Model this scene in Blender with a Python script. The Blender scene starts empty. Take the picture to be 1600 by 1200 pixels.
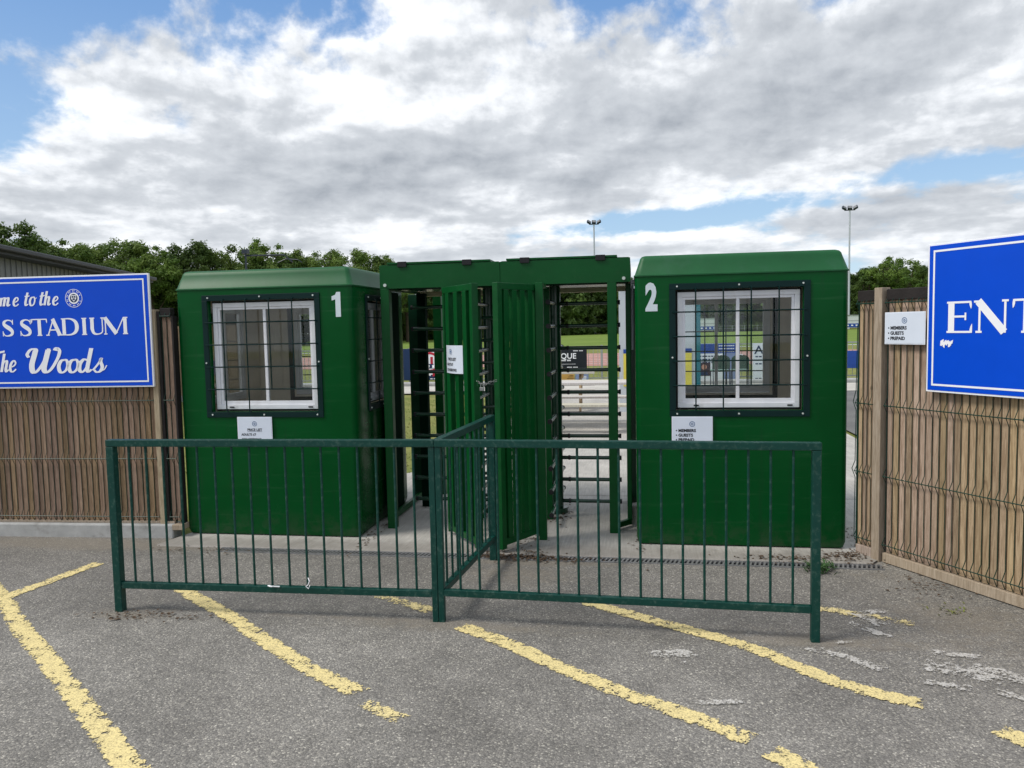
import bpy, math, random
from mathutils import Vector, Matrix
R = math.radians
S = bpy.context.scene
col = S.collection
random.seed(11)

# ------------------------------------------------------------ camera
cam = bpy.data.objects.new('camera', bpy.data.cameras.new('camera'))
col.objects.link(cam)
F = Vector((-0.157877, 0.984790, -0.072553)); RT = Vector((0.987420, 0.156789, -0.020490)); UP = Vector((0.008803, 0.074875, 0.997154))
M = Matrix(((RT.x, UP.x, -F.x), (RT.y, UP.y, -F.y), (RT.z, UP.z, -F.z))).to_4x4()
M.translation = Vector((0, -5.752, 1.65))
cam.matrix_world = M
cam.data.sensor_width = 36; cam.data.lens = 27.148
cam.data.clip_start = 0.05; cam.data.clip_end = 2000
S.camera = cam

# ------------------------------------------------------------ world: Nishita sky with broken cloud
W = bpy.data.worlds.new('World'); S.world = W; W.use_nodes = True
wt = W.node_tree
SUN_V = Vector((-0.75, -0.35, 1.0)).normalized()

class NT:
    def __init__(s, tree): s.t = tree
    def n(s, kind, **kw):
        x = s.t.nodes.new(kind)
        for k, v in kw.items(): setattr(x, k, v)
        return x
    def l(s, a, b): s.t.links.new(a, b)
    def put(s, sock, v):
        if isinstance(v, bpy.types.NodeSocket): s.l(v, sock)
        else: sock.default_value = v
    def m(s, op, a, b=0.0, c=None, clamp=False):
        x = s.n('ShaderNodeMath', operation=op); x.use_clamp = clamp
        s.put(x.inputs[0], a); s.put(x.inputs[1], b)
        if c is not None: s.put(x.inputs[2], c)
        return x.outputs[0]
    def comb(s, x, y, z):
        c = s.n('ShaderNodeCombineXYZ'); s.put(c.inputs[0], x); s.put(c.inputs[1], y); s.put(c.inputs[2], z)
        return c.outputs[0]
    def noise(s, vec, scale, detail=6, rough=.55, dist=0.0):
        x = s.n('ShaderNodeTexNoise'); x.inputs['Scale'].default_value = scale
        x.inputs['Detail'].default_value = detail; x.inputs['Roughness'].default_value = rough
        x.inputs['Distortion'].default_value = dist
        if vec is not None: s.l(vec, x.inputs['Vector'])
        return x.outputs['Fac']
    def step(s, v, a, b):
        x = s.n('ShaderNodeMapRange', interpolation_type='SMOOTHSTEP')
        s.put(x.inputs[0], v); x.inputs[1].default_value = a; x.inputs[2].default_value = b
        return x.outputs[0]
    def lin(s, v, a, b, c=0., d=1.):
        x = s.n('ShaderNodeMapRange'); s.put(x.inputs[0], v)
        x.inputs[1].default_value = a; x.inputs[2].default_value = b; x.inputs[3].default_value = c; x.inputs[4].default_value = d
        return x.outputs[0]
    def mix(s, f, a, b, blend='MIX'):
        x = s.n('ShaderNodeMix', data_type='RGBA', blend_type=blend)
        s.put(x.inputs[0], f)
        for i, v in ((6, a), (7, b)):
            if isinstance(v, tuple): v = v if len(v) == 4 else (*v, 1)
            s.put(x.inputs[i], v)
        return x.outputs[2]
    def ramp(s, f, stops):
        x = s.n('ShaderNodeValToRGB'); e = x.color_ramp.elements
        while len(e) < len(stops): e.new(.5)
        for q, (p, c) in zip(e, stops): q.position = p; q.color = (*c, 1)
        s.l(f, x.inputs[0]); return x.outputs[0]

w = NT(wt)
for x in list(wt.nodes): wt.nodes.remove(x)
sky = w.n('ShaderNodeTexSky', sky_type='NISHITA'); sky.sun_disc = False
sky.sun_elevation = math.asin(SUN_V.z); sky.sun_rotation = math.atan2(SUN_V.x, SUN_V.y)
sky.altitude = 50; sky.dust_density = .6; sky.ozone_density = 1.6
tc = w.n('ShaderNodeTexCoord'); sep = w.n('ShaderNodeSeparateXYZ'); w.l(tc.outputs['Generated'], sep.inputs[0])
X, Y, Z = sep.outputs
az = w.m('MULTIPLY', w.m('ARCTAN2', X, Y), 57.2958)
el = w.m('MULTIPLY', w.m('ARCSINE', Z), 57.2958)
def cs(da, de, k=0.):   # cloud-sheet coordinates: flatter towards the horizon
    return w.comb(w.m('MULTIPLY', w.m('ADD', az, da), .062), w.m('MULTIPLY', w.m('LOGARITHM', w.m('ADD', w.m('MAXIMUM', w.m('ADD', el, de), -3.5), 5.), 2.71828), 1.75), 1.3 + k)
def bumps(L):
    acc = None
    for a0, e0, sa, se, amp in L:
        da = w.m('DIVIDE', w.m('SUBTRACT', az, a0), sa); de = w.m('DIVIDE', w.m('SUBTRACT', el, e0), se)
        g = w.m('POWER', 2.71828, w.m('MULTIPLY', w.m('ADD', w.m('MULTIPLY', da, da), w.m('MULTIPLY', de, de)), -1.0))
        g = w.m('MULTIPLY', g, amp); acc = g if acc is None else w.m('ADD', acc, g)
    return acc
def field(v):
    big = w.noise(v, 1.5, 4, .5, .15); puff = w.noise(v, 4.2, 8, .60, .15)
    bil = w.m('SUBTRACT', 1.0, w.m('ABSOLUTE', w.m('SUBTRACT', w.m('MULTIPLY', w.noise(v, 3.4, 6, .55, .1), 2.), 1.)))
    return w.m('ADD', w.m('ADD', w.m('MULTIPLY', big, .42), w.m('MULTIPLY', puff, .36)), w.m('MULTIPLY', bil, .22))
sph = cs(0, 0); f0 = field(sph); f1 = field(cs(-.5, .55))
cover = bumps([(-41, 20.8, 8.5, 2.7, -.32), (-43, 14.5, 4.5, 3.4, -.24), (-1.2, 22.6, 3.0, 1.3, -.20), (-25, 22.2, 3.4, 1.4, -.14), (21, 9.3, 7, .9, -.24), (11, 8.3, 4.5, .8, -.18),
               (3, 7.4, 6, .85, -.20), (-5, 6.9, 4, .7, -.14), (2.6, 5.9, 3.6, .7, .20), (-12, 12.5, 24, 4.4, .16), (14, 15, 14, 3.8, .18), (-28, 7, 20, 3.5, .14), (21, 5.2, 6, 2.0, .12), (-34, 10, 9, 3, .08)])
dens = w.m('ADD', f0, cover)
mask = w.step(dens, .455, .60)
relief = w.m('SUBTRACT', f0, f1)
stre = w.n('ShaderNodeMapping'); stre.inputs['Scale'].default_value = (.62, 1.25, 1); w.l(cs(0, 0, 5.), stre.inputs['Vector']); stre = stre.outputs[0]
grey = w.m('ADD', w.m('ADD', w.m('ADD', w.m('MULTIPLY', w.noise(stre, 1.9, 4, .48, .15), .85), -.14), w.m('MULTIPLY', w.noise(stre, 4.6, 6, .55, .1), .45)),
           bumps([(-22, 12.5, 7, 1.5, .11), (-10, 12.0, 9, 2.2, .15), (-3, 16.0, 4.5, 2.0, .11), (13, 16.0, 12, 2.8, .15), (8, 11.5, 7, 1.2, .06), (-28, 9.5, 8, 1.1, .10), (-30, 14.5, 9, 1.3, -.07), (-22, 17.5, 8, 1.6, -.12), (-14, 20.5, 9, 1.6, -.10), (-20, 7, 14, 1.2, -.10), (2.6, 6.2, 4, .9, -.14), (-37, 15, 5, 1.7, -.12), (4, 18, 5, 1.6, -.05)]))
shade = w.m('ADD', w.m('SUBTRACT', grey, w.m('MULTIPLY', relief, 1.35)), w.m('MULTIPLY', w.m('SUBTRACT', dens, .66), .42))
cloud = w.ramp(shade, [(.27, (9.4, 9.55, 9.8)), (.40, (7.6, 7.85, 8.2)), (.54, (5.4, 5.7, 6.1)), (.98, (2.5, 2.8, 3.25))])
blue = w.mix(.65, w.mix(1.0, sky.outputs[0], (1.0, 1.0, 1.0), 'MULTIPLY'), w.mix(w.lin(el, 2, 24), (4.3, 6.2, 8.0), (1.25, 2.9, 6.2)))
allsky = w.mix(mask, blue, cloud)
hz = w.lin(el, 0.0, 6.0, .45, 0.)
allsky = w.mix(hz, allsky, (6.0, 6.7, 7.4))
bg = w.n('ShaderNodeBackground'); bg.inputs['Strength'].default_value = .074
w.l(allsky, bg.inputs['Color'])
wo = w.n('ShaderNodeOutputWorld'); w.l(bg.outputs[0], wo.inputs['Surface'])

# ------------------------------------------------------------ sun and exposure
sl = bpy.data.lights.new('sun', 'SUN'); sl.energy = 1.5; sl.angle = R(18); sl.color = (1, .95, .87)
so = bpy.data.objects.new('sun', sl); col.objects.link(so); so.rotation_euler = (-SUN_V).to_track_quat('-Z', 'Y').to_euler()
S.view_settings.view_transform = 'Standard'; S.view_settings.look = 'None'; S.view_settings.gamma = 1
S.view_settings.exposure = 0.76; S.view_settings.use_curve_mapping = False

# ------------------------------------------------------------ materials
def mat(name, c, rough=.6, spec=.4, metal=0., var=.12, vs=6., bump=0., bs=60., rnd=0., coat=0., dirt=None, ds=2.5, da=.25):
    m = bpy.data.materials.new(name); m.use_nodes = True; t = NT(m.node_tree)
    b = m.node_tree.nodes['Principled BSDF']
    o = t.n('ShaderNodeTexCoord').outputs['Object']
    f = t.noise(o, vs, 5, .6)
    k = t.lin(f, .3, .7, 1 - var, 1 + var)
    if rnd:
        oi = t.n('ShaderNodeObjectInfo'); k = t.m('MULTIPLY', k, t.lin(oi.outputs['Random'], 0, 1, 1 - rnd, 1 + rnd))
    colr = t.mix(1., (*c, 1), t.comb(k, k, k), 'MULTIPLY')
    if dirt: colr = t.mix(t.m('MULTIPLY', t.step(t.noise(o, ds, 7, .65), .5, .72), da), colr, dirt)
    t.l(colr, b.inputs['Base Color'])
    b.inputs['Roughness'].default_value = rough; b.inputs['Specular IOR Level'].default_value = spec; b.inputs['Metallic'].default_value = metal
    b.inputs['Coat Weight'].default_value = coat; b.inputs['Coat Roughness'].default_value = .12
    if bump:
        bp = t.n('ShaderNodeBump'); bp.inputs['Strength'].default_value = bump; bp.inputs['Distance'].default_value = .01
        t.l(t.noise(o, bs, 5, .6), bp.inputs['Height']); t.l(bp.outputs[0], b.inputs['Normal'])
    return m

def wood_mat(name, c1, c2, rnd=.22, rough=.8):
    m = bpy.data.materials.new(name); m.use_nodes = True; t = NT(m.node_tree); b = m.node_tree.nodes['Principled BSDF']
    o = t.n('ShaderNodeTexCoord').outputs['Object']; oi = t.n('ShaderNodeObjectInfo').outputs['Random']
    off = t.n('ShaderNodeVectorMath', operation='ADD'); t.l(o, off.inputs[0]); t.l(t.comb(t.m('MULTIPLY', oi, 37.), t.m('MULTIPLY', oi, 11.), t.m('MULTIPLY', oi, 23.)), off.inputs[1])
    mp = t.n('ShaderNodeMapping'); mp.inputs['Scale'].default_value = (9, 9, .7); t.l(off.outputs[0], mp.inputs['Vector'])
    g = t.noise(mp.outputs[0], 6, 6, .62, 1.6)
    g2 = t.noise(mp.outputs[0], 22, 3, .6, .6)
    cc = t.mix(t.step(g, .35, .68), c1, c2)
    k = t.m('MULTIPLY', t.lin(oi, 0, 1, 1 - rnd, 1 + rnd), t.lin(g2, .3, .7, .86, 1.12))
    cc = t.mix(1., cc, t.comb(k, k, t.m('MULTIPLY', k, t.lin(t.m('FRACT', t.m('MULTIPLY', oi, 7.3)), 0, 1, .86, 1.14))), 'MULTIPLY')
    kn = t.n('ShaderNodeTexVoronoi'); kn.inputs['Scale'].default_value = 3.3; t.l(off.outputs[0], kn.inputs['Vector'])
    cc = t.mix(t.m('MULTIPLY', t.step(kn.outputs['Distance'], .075, .03), .6), cc, (.09, .055, .035))
    t.l(cc, b.inputs['Base Color']); b.inputs['Roughness'].default_value = rough; b.inputs['Specular IOR Level'].default_value = .25
    bp = t.n('ShaderNodeBump'); bp.inputs['Strength'].default_value = .5; bp.inputs['Distance'].default_value = .004
    t.l(g, bp.inputs['Height']); t.l(bp.outputs[0], b.inputs['Normal'])
    return m

def booth_mat():
    m = bpy.data.materials.new('green_gelcoat'); m.use_nodes = True; t = NT(m.node_tree); b = m.node_tree.nodes['Principled BSDF']
    o = t.n('ShaderNodeTexCoord').outputs['Object']
    n1 = t.noise(o, 2.2, 4, .5); n2 = t.noise(o, 60, 3, .5)
    c = t.mix(t.lin(n1, .3, .7), (.0005, .064, .0125), (.0007, .076, .0155))
    mp = t.n('ShaderNodeMapping'); mp.inputs['Rotation'].default_value = (0, R(-32), 0); mp.inputs['Scale'].default_value = (1.0, 1.0, 14.0); t.l(o, mp.inputs['Vector'])
    sc = t.noise(mp.outputs[0], 1.6, 5, .6, .2)
    c = t.mix(t.m('MULTIPLY', t.step(sc, .54, .74), .55), c, (.02, .10, .035))
    mp2 = t.n('ShaderNodeMapping'); mp2.inputs['Scale'].default_value = (16, 16, .9); t.l(o, mp2.inputs['Vector'])
    c = t.mix(t.m('MULTIPLY', t.step(t.noise(mp2.outputs[0], 1.3, 6, .65), .52, .74), .5), c, (.010, .050, .020))
    c = t.mix(t.m('MULTIPLY', t.step(t.noise(o, 34, 3, .8), .70, .76), .30), c, (.12, .17, .13))
    sepz = t.n('ShaderNodeSeparateXYZ'); t.l(o, sepz.inputs[0])
    low = t.m('MULTIPLY', t.step(sepz.outputs[2], .28, .0), t.step(t.noise(o, 9, 6, .7), .42, .62))
    c = t.mix(t.m('MULTIPLY', low, .45), c, (.05, .075, .045))
    t.l(c, b.inputs['Base Color'])
    t.l(t.lin(n1, .3, .7, .19, .28), b.inputs['Roughness']); b.inputs['Specular IOR Level'].default_value = .13
    bp = t.n('ShaderNodeBump'); bp.inputs['Strength'].default_value = .10; bp.inputs['Distance'].default_value = .05
    t.l(t.noise(o, 3.0, 2, .4), bp.inputs['Height']); t.l(bp.outputs[0], b.inputs['Normal'])
    return m

MT = {}
MT['booth'] = booth_mat()
MT['boothroof'] = mat('green_gelcoat_roof', (.004, .085, .022), .48, .35, var=.12, vs=4, dirt=(.03, .11, .06), ds=6, da=.3)
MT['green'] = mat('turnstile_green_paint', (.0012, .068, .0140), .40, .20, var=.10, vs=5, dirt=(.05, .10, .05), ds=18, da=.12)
MT['shade'] = mat('dark_shaded_green', (.0015, .014, .007), .8, .03, var=.2)  # darkened copy of the dark green: shade put into the colour, hardly reflective
MT['dgreen'] = mat('rotor_dark_paint', (.004, .045, .020), .27, .65, var=.12)
MT['rail'] = mat('barrier_teal_paint', (.001, .043, .033), .40, .32, var=.10, vs=9, dirt=(.16, .24, .20), ds=38, da=.25)
MT['surround'] = mat('window_guard_paint', (.001, .018, .017), .45, .18, var=.08)
MT['white'] = mat('white_upvc', (.80, .81, .84), .35, .4, var=.05, dirt=(.45, .44, .42), ds=9, da=.3)
MT['black'] = mat('black_rubber', (.012, .012, .014), .6, .3, var=.2)
MT['chrome'] = mat('galvanised_steel', (.30, .31, .30), .45, .5, metal=.7, var=.2, vs=30)
MT['bolt'] = mat('pale_bolt_cap', (.55, .60, .57), .45, .4, var=.1)
MT['lining'] = mat('beige_lining', (.86, .78, .66), .7, .1, var=.06)
MT['liningf'] = mat('booth_floor', (.42, .40, .37), .8, .2)
MT['slat'] = wood_mat('weathered_slat', (.42, .315, .215), (.26, .18, .115))
MT['slatd'] = wood_mat('weathered_slat_brown', (.31, .215, .145), (.19, .125, .08))
MT['timber'] = wood_mat('fence_timber', (.42, .345, .265), (.30, .235, .17), .08)
MT['cap'] = mat('dark_fence_cap', (.022, .018, .017), .7, .3, var=.3, bump=.3)
MT['wire'] = mat('green_coated_wire', (.004, .035, .022), .45, .4)
MT['blue'] = mat('blue_sign_face', (.0008, .070, .62), .32, .22, var=.03)
MT['signw'] = mat('sign_white', (.88, .89, .93), .4, .3, var=.02)
MT['navy'] = mat('navy_print', (.012, .035, .10), .5, .3, var=.05)
MT['paper'] = mat('paper_sheet', (.68, .74, .84), .3, .45, var=.03)
MT['ink'] = mat('black_ink', (.015, .016, .02), .6, .3)
MT['inkb'] = mat('blue_ink', (.03, .10, .24), .6, .3)
MT['number'] = mat('number_sticker', (.62, .70, .74), .5, .3, var=.04)
MT['kerbc'] = mat('kerb_concrete', (.40, .40, .39), .9, .2, var=.15, vs=9, bump=.4, bs=90, dirt=(.16, .15, .13), ds=5, da=.6)
MT['grate'] = mat('drain_grate_steel', (.26, .26, .26), .5, .4, metal=.4, var=.25, vs=20)
MT['pwood'] = wood_mat('bleached_bench_wood', (.62, .59, .54), (.48, .45, .40), .06)
MT['clad'] = mat('grey_cladding', (.24, .245, .26), .7, .3, var=.08)
MT['fascia'] = mat('dark_roof_edge', (.035, .038, .045), .5, .4, var=.15)
MT['kiosk'] = mat('pale_kiosk_wall', (.52, .56, .60), .6, .3, var=.04)
MT['tealp'] = mat('teal_corner_post', (.01, .16, .20), .5, .3)
MT['yellow'] = mat('yellow_print', (.72, .62, .10), .5, .3)
MT['bblue'] = mat('mid_blue_print', (.02, .07, .33), .5, .3)
MT['pblue'] = mat('pale_blue_print', (.22, .28, .48), .5, .3)
MT['bblack'] = mat('black_banner', (.010, .014, .02), .5, .3)
MT['bwhite'] = mat('white_banner', (.74, .78, .86), .5, .3, var=.04)
MT['orange'] = mat('orange_banner', (.55, .32, .09), .6, .3)
MT['red'] = mat('red_print', (.50, .025, .05), .5, .3)
MT['skin'] = mat('printed_skin', (.50, .27, .21), .6, .2)
MT['suit'] = mat('printed_dark', (.05, .035, .05), .6, .2)
MT['railg'] = mat('pale_railing', (.34, .36, .35), .5, .4, metal=.2)
MT['chair'] = mat('chair_green_vinyl', (.035, .075, .055), .5, .4)
MT['chairs'] = mat('chair_seat_pale', (.20, .33, .27), .5, .4)
MT['poleg'] = mat('grey_pole_paint', (.46, .49, .54), .5, .4)
MT['trunk'] = mat('tree_bark', (.09, .07, .05), .9, .2, var=.3, bump=.5)
MT['leafl'] = mat('dead_leaf', (.11, .075, .05), .8, .2, rnd=.3)
MT['weed'] = mat('weed_leaf', (.05, .11, .035), .6, .3, var=.3)
MT['cabin'] = mat('white_cabin_panel', (.62, .65, .66), .5, .3)
MT['headlamp'] = mat('floodlight_housing', (.02, .03, .045), .4, .4)
MT['brown'] = mat('beam_underside', (.70, .62, .42), .7, .3, var=.1)

def glass_mat():
    m = bpy.data.materials.new('window_glass'); m.use_nodes = True; t = NT(m.node_tree)
    for x in list(m.node_tree.nodes): m.node_tree.nodes.remove(x)
    a = t.n('ShaderNodeBsdfTransparent'); a.inputs[0].default_value = (.93, .95, .95, 1)
    g = t.n('ShaderNodeBsdfGlossy'); g.inputs['Roughness'].default_value = .03
    fr = t.n('ShaderNodeFresnel'); fr.inputs[0].default_value = 1.45
    mx = t.n('ShaderNodeMixShader'); t.l(t.m('MULTIPLY', fr.outputs[0], .8), mx.inputs[0]); t.l(a.outputs[0], mx.inputs[1]); t.l(g.outputs[0], mx.inputs[2])
    o = t.n('ShaderNodeOutputMaterial'); t.l(mx.outputs[0], o.inputs[0]); return m
MT['glass'] = glass_mat()

def foliage_mat(name, c1, c2):
    m = bpy.data.materials.new(name); m.use_nodes = True; t = NT(m.node_tree); b = m.node_tree.nodes['Principled BSDF']
    o = t.n('ShaderNodeTexCoord').outputs['Object']; oi = t.n('ShaderNodeObjectInfo').outputs['Random']
    k = t.lin(oi, 0, 1, .85, 1.2)
    c = t.mix(t.step(t.noise(o, .55, 4, .7), .35, .66), c1, c2)
    c = t.mix(1., c, t.comb(k, k, k), 'MULTIPLY')
    t.l(c, b.inputs['Base Color']); b.inputs['Roughness'].default_value = .6; b.inputs['Specular IOR Level'].default_value = .25
    tr = t.n('ShaderNodeBsdfTranslucent'); t.l(c, tr.inputs[0])
    mx = t.n('ShaderNodeMixShader'); mx.inputs[0].default_value = .3; t.l(b.outputs[0], mx.inputs[1]); t.l(tr.outputs[0], mx.inputs[2])
    t.l(mx.outputs[0], m.node_tree.nodes['Material Output'].inputs[0]); return m
FOL = [foliage_mat('oak_foliage', (.065, .12, .022), (.16, .225, .045)), foliage_mat('dark_foliage', (.048, .095, .020), (.11, .17, .036)), foliage_mat('bright_foliage', (.08, .15, .025), (.17, .25, .045))]

def asphalt_mat():
    m = bpy.data.materials.new('worn_asphalt'); m.use_nodes = True; t = NT(m.node_tree); b = m.node_tree.nodes['Principled BSDF']
    o = t.n('ShaderNodeTexCoord').outputs['Object']
    v = t.n('ShaderNodeTexVoronoi'); v.inputs['Scale'].default_value = 135; t.l(o, v.inputs['Vector'])
    wn = t.n('ShaderNodeSeparateColor'); t.l(v.outputs['Color'], wn.inputs[0])
    c = t.ramp(wn.outputs[0], [(0., (.150, .143, .131)), (.35, (.215, .204, .186)), (.75, (.268, .253, .229)), (.93, (.35, .33, .29)), (1., (.56, .53, .46))])
    c = t.mix(t.m('MULTIPLY', t.step(v.outputs['Distance'], .4, .8), .42), c, (.10, .096, .09))
    big = t.noise(o, .8, 6, .6); mid = t.noise(o, 5.5, 6, .65); fine = t.noise(o, 330, 2, .6)
    k = t.m('MULTIPLY', t.m('MULTIPLY', t.lin(big, .3, .7, .78, 1.2), t.lin(mid, .3, .7, .85, 1.14)), t.lin(fine, .3, .7, .84, 1.16))
    c = t.mix(1., c, t.comb(k, k, k), 'MULTIPLY')
    # dusty soil that lies in patches, mostly round the barrier feet and by the fence
    sp = t.n('ShaderNodeSeparateXYZ'); t.l(o, sp.inputs[0])
    def blob(x0, y0, sx, sy, amp):
        a = t.m('DIVIDE', t.m('SUBTRACT', sp.outputs[0], x0), sx); d = t.m('DIVIDE', t.m('SUBTRACT', sp.outputs[1], y0), sy)
        return t.m('MULTIPLY', t.m('POWER', 2.718, t.m('MULTIPLY', t.m('ADD', t.m('MULTIPLY', a, a), t.m('MULTIPLY', d, d)), -1.)), amp)
    s = None
    for q in ((-3.0, -1.70, .35, .10, .30), (-1.0, -1.68, .9, .10, .28), (.9, -1.68, .6, .11, .32), (-2.0, -1.60, 1.2, .04, .22), (1.75, -1.25, .55, .35, .30), (-.75, -.75, .6, .3, .30), (-4.3, -.3, 1.6, .22, .40), (-.6, -.47, .7, .06, .3), (1.6, -.55, .5, .12, .2), (.3, -1.5, .8, .12, .15), (1.9, -1.9, .5, .4, .12)):
        g = blob(*q); s = g if s is None else t.m('ADD', s, g)
    dm = t.step(t.m('ADD', s, t.m('MULTIPLY', t.noise(o, 14, 8, .7), .6)), .42, .66)
    c = t.mix(t.m('MULTIPLY', dm, .62), c, t.mix(t.noise(o, 120, 3, .7), (.17, .148, .12), (.34, .30, .24)))
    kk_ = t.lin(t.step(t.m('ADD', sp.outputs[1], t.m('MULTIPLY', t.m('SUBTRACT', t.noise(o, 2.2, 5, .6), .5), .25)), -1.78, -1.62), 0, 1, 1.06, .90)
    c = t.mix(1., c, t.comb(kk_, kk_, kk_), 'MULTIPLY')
    # hairline crack line along the barrier
    ln = t.m('ABSOLUTE', t.m('ADD', t.m('SUBTRACT', sp.outputs[1], -1.735), t.m('MULTIPLY', t.m('SUBTRACT', t.noise(o, 3, 5, .6), .5), .12)))
    c = t.mix(t.m('MULTIPLY', t.m('MULTIPLY', t.step(ln, .020, .004), t.step(t.noise(o, 7, 4, .6), .45, .65)), .4), c, (.11, .10, .09))
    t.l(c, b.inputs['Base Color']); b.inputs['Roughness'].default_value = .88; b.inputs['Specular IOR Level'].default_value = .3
    bp = t.n('ShaderNodeBump'); bp.inputs['Strength'].default_value = .55; bp.inputs['Distance'].default_value = .006
    t.l(t.m('SUBTRACT', t.m('MULTIPLY', fine, .4), v.outputs['Distance']), bp.inputs['Height']); t.l(bp.outputs[0], b.inputs['Normal'])
    return m

def concrete_mat():
    m = bpy.data.materials.new('brushed_concrete'); m.use_nodes = True; t = NT(m.node_tree); b = m.node_tree.nodes['Principled BSDF']
    o = t.n('ShaderNodeTexCoord').outputs['Object']
    mp = t.n('ShaderNodeMapping'); mp.inputs['Rotation'].default_value = (0, 0, R(14)); mp.inputs['Scale'].default_value = (46, 2.2, 1); t.l(o, mp.inputs['Vector'])
    br = t.noise(mp.outputs[0], 1.6, 4, .6, .3); big = t.noise(o, 2.1, 7, .65); fine = t.noise(o, 160, 3, .6)
    k = t.m('MULTIPLY', t.m('MULTIPLY', t.lin(br, .3, .7, .82, 1.12), t.lin(big, .3, .7, .80, 1.14)), t.lin(fine, .3, .7, .9, 1.1))
    c = t.mix(1., (.45, .43, .395, 1), t.comb(k, k, k), 'MULTIPLY')
    sp = t.n('ShaderNodeSeparateXYZ'); t.l(o, sp.inputs[0])
    ed = t.m('ADD', t.step(sp.outputs[1], .3, -.25), t.m('MULTIPLY', t.noise(o, 8, 7, .7), .9))
    c = t.mix(t.m('MULTIPLY', t.step(ed, .95, 1.5), .55), c, (.16, .14, .12))
    c = t.mix(t.m('MULTIPLY', t.step(t.noise(o, 5, 8, .75), .56, .72), .45), c, (.17, .15, .13))
    t.l(c, b.inputs['Base Color']); b.inputs['Roughness'].default_value = .9
    bp = t.n('ShaderNodeBump'); bp.inputs['Strength'].default_value = .5; bp.inputs['Distance'].default_value = .004
    t.l(br, bp.inputs['Height']); t.l(bp.outputs[0], b.inputs['Normal']); return m

def ground_mat(name, c1, c2, s1, s2=60, bump=.6, stripes=0):
    m = bpy.data.materials.new(name); m.use_nodes = True; t = NT(m.node_tree); b = m.node_tree.nodes['Principled BSDF']
    o = t.n('ShaderNodeTexCoord').outputs['Object']
    f = t.m('ADD', t.m('MULTIPLY', t.noise(o, s1, 7, .65), .6), t.m('MULTIPLY', t.noise(o, s2, 3, .6), .4))
    c = t.mix(t.step(f, .36, .64), c1, c2)
    t.l(c, b.inputs['Base Color']); b.inputs['Roughness'].default_value = .95; b.inputs['Specular IOR Level'].default_value = .1
    bp = t.n('ShaderNodeBump'); bp.inputs['Strength'].default_value = bump; bp.inputs['Distance'].default_value = .03
    t.l(f, bp.inputs['Height']); t.l(bp.outputs[0], b.inputs['Normal']); return m

def paint_mat(name, c, c2, thr, edge=.5, amax=1., bmp=.5):
    m = bpy.data.materials.new(name); m.use_nodes = True; t = NT(m.node_tree); b = m.node_tree.nodes['Principled BSDF']
    o = t.n('ShaderNodeTexCoord').outputs['Object']; uv = t.n('ShaderNodeTexCoord').outputs['UV']
    sp = t.n('ShaderNodeSeparateXYZ'); t.l(uv, sp.inputs[0])
    a = t.m('ABSOLUTE', t.m('SUBTRACT', sp.outputs[0], .5)); a2 = t.m('ABSOLUTE', t.m('SUBTRACT', sp.outputs[1], .5))
    e = t.m('MAXIMUM', t.m('MULTIPLY', a, 2.), t.m('MULTIPLY', a2, 2.))
    n1 = t.noise(o, 21, 7, .62, .4); n2 = t.noise(o, 90, 3, .6); n3 = t.noise(o, 3.2, 4, .6)
    sc = t.m('ADD', t.m('ADD', t.m('MULTIPLY', n1, .62), t.m('MULTIPLY', n2, .22)), t.m('MULTIPLY', n3, .30))
    sc = t.m('SUBTRACT', sc, t.m('MULTIPLY', t.m('POWER', e, 3.), edge * .42))
    vo = t.n('ShaderNodeTexVoronoi'); vo.inputs['Scale'].default_value = 125; t.l(o, vo.inputs['Vector'])
    vr = t.n('ShaderNodeSeparateColor'); t.l(vo.outputs['Color'], vr.inputs[0])
    sc = t.m('ADD', sc, t.m('MULTIPLY', t.m('SUBTRACT', vr.outputs[0], .5), .12))
    al = t.step(sc, thr - .01, thr + .055)
    cc = t.mix(t.step(t.m('ADD', t.m('MULTIPLY', n2, .6), t.m('MULTIPLY', n1, .4)), .42, .6), c2, c)
    cc = t.mix(t.m('MULTIPLY', t.step(vo.outputs['Distance'], .5, .8), .45), cc, (.16, .13, .08))
    t.l(cc, b.inputs['Base Color']); b.inputs['Roughness'].default_value = .75; b.inputs['Specular IOR Level'].default_value = .3
    t.l(t.m('MULTIPLY', al, amax), b.inputs['Alpha'])
    bp = t.n('ShaderNodeBump'); bp.inputs['Strength'].default_value = bmp; bp.inputs['Distance'].default_value = .004
    t.l(t.m('SUBTRACT', n2, vo.outputs['Distance']), bp.inputs['Height']); t.l(bp.outputs[0], b.inputs['Normal']); return m
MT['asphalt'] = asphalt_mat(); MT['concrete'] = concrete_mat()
MT['grass'] = ground_mat('dry_mown_grass', (.14, .17, .045), (.25, .25, .085), 1.4, 38)
MT['pitch'] = ground_mat('pitch_grass', (.125, .19, .035), (.19, .26, .055), .12, 3)
MT['track'] = ground_mat('faded_red_track', (.38, .20, .17), (.46, .26, .22), .5, 20, .2)
MT['path'] = ground_mat('pale_path', (.44, .42, .38), (.58, .56, .51), .8, 20, .3)
MT['tarmac2'] = ground_mat('grey_tarmac', (.14, .14, .14), (.19, .19, .185), 1.2, 80, .4)
MT['ypaint'] = paint_mat('worn_yellow_paint', (.86, .71, .33), (.70, .58, .28), .45, .42, 1., .2)
MT['ypaint2'] = paint_mat('very_worn_yellow_paint', (.84, .70, .34), (.66, .55, .28), .515, .42, 1., .2)
MT['wpaint'] = paint_mat('scuffed_white_marks', (.72, .70, .66), (.56, .54, .50), .515, 1.0, .78, .15)

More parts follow.
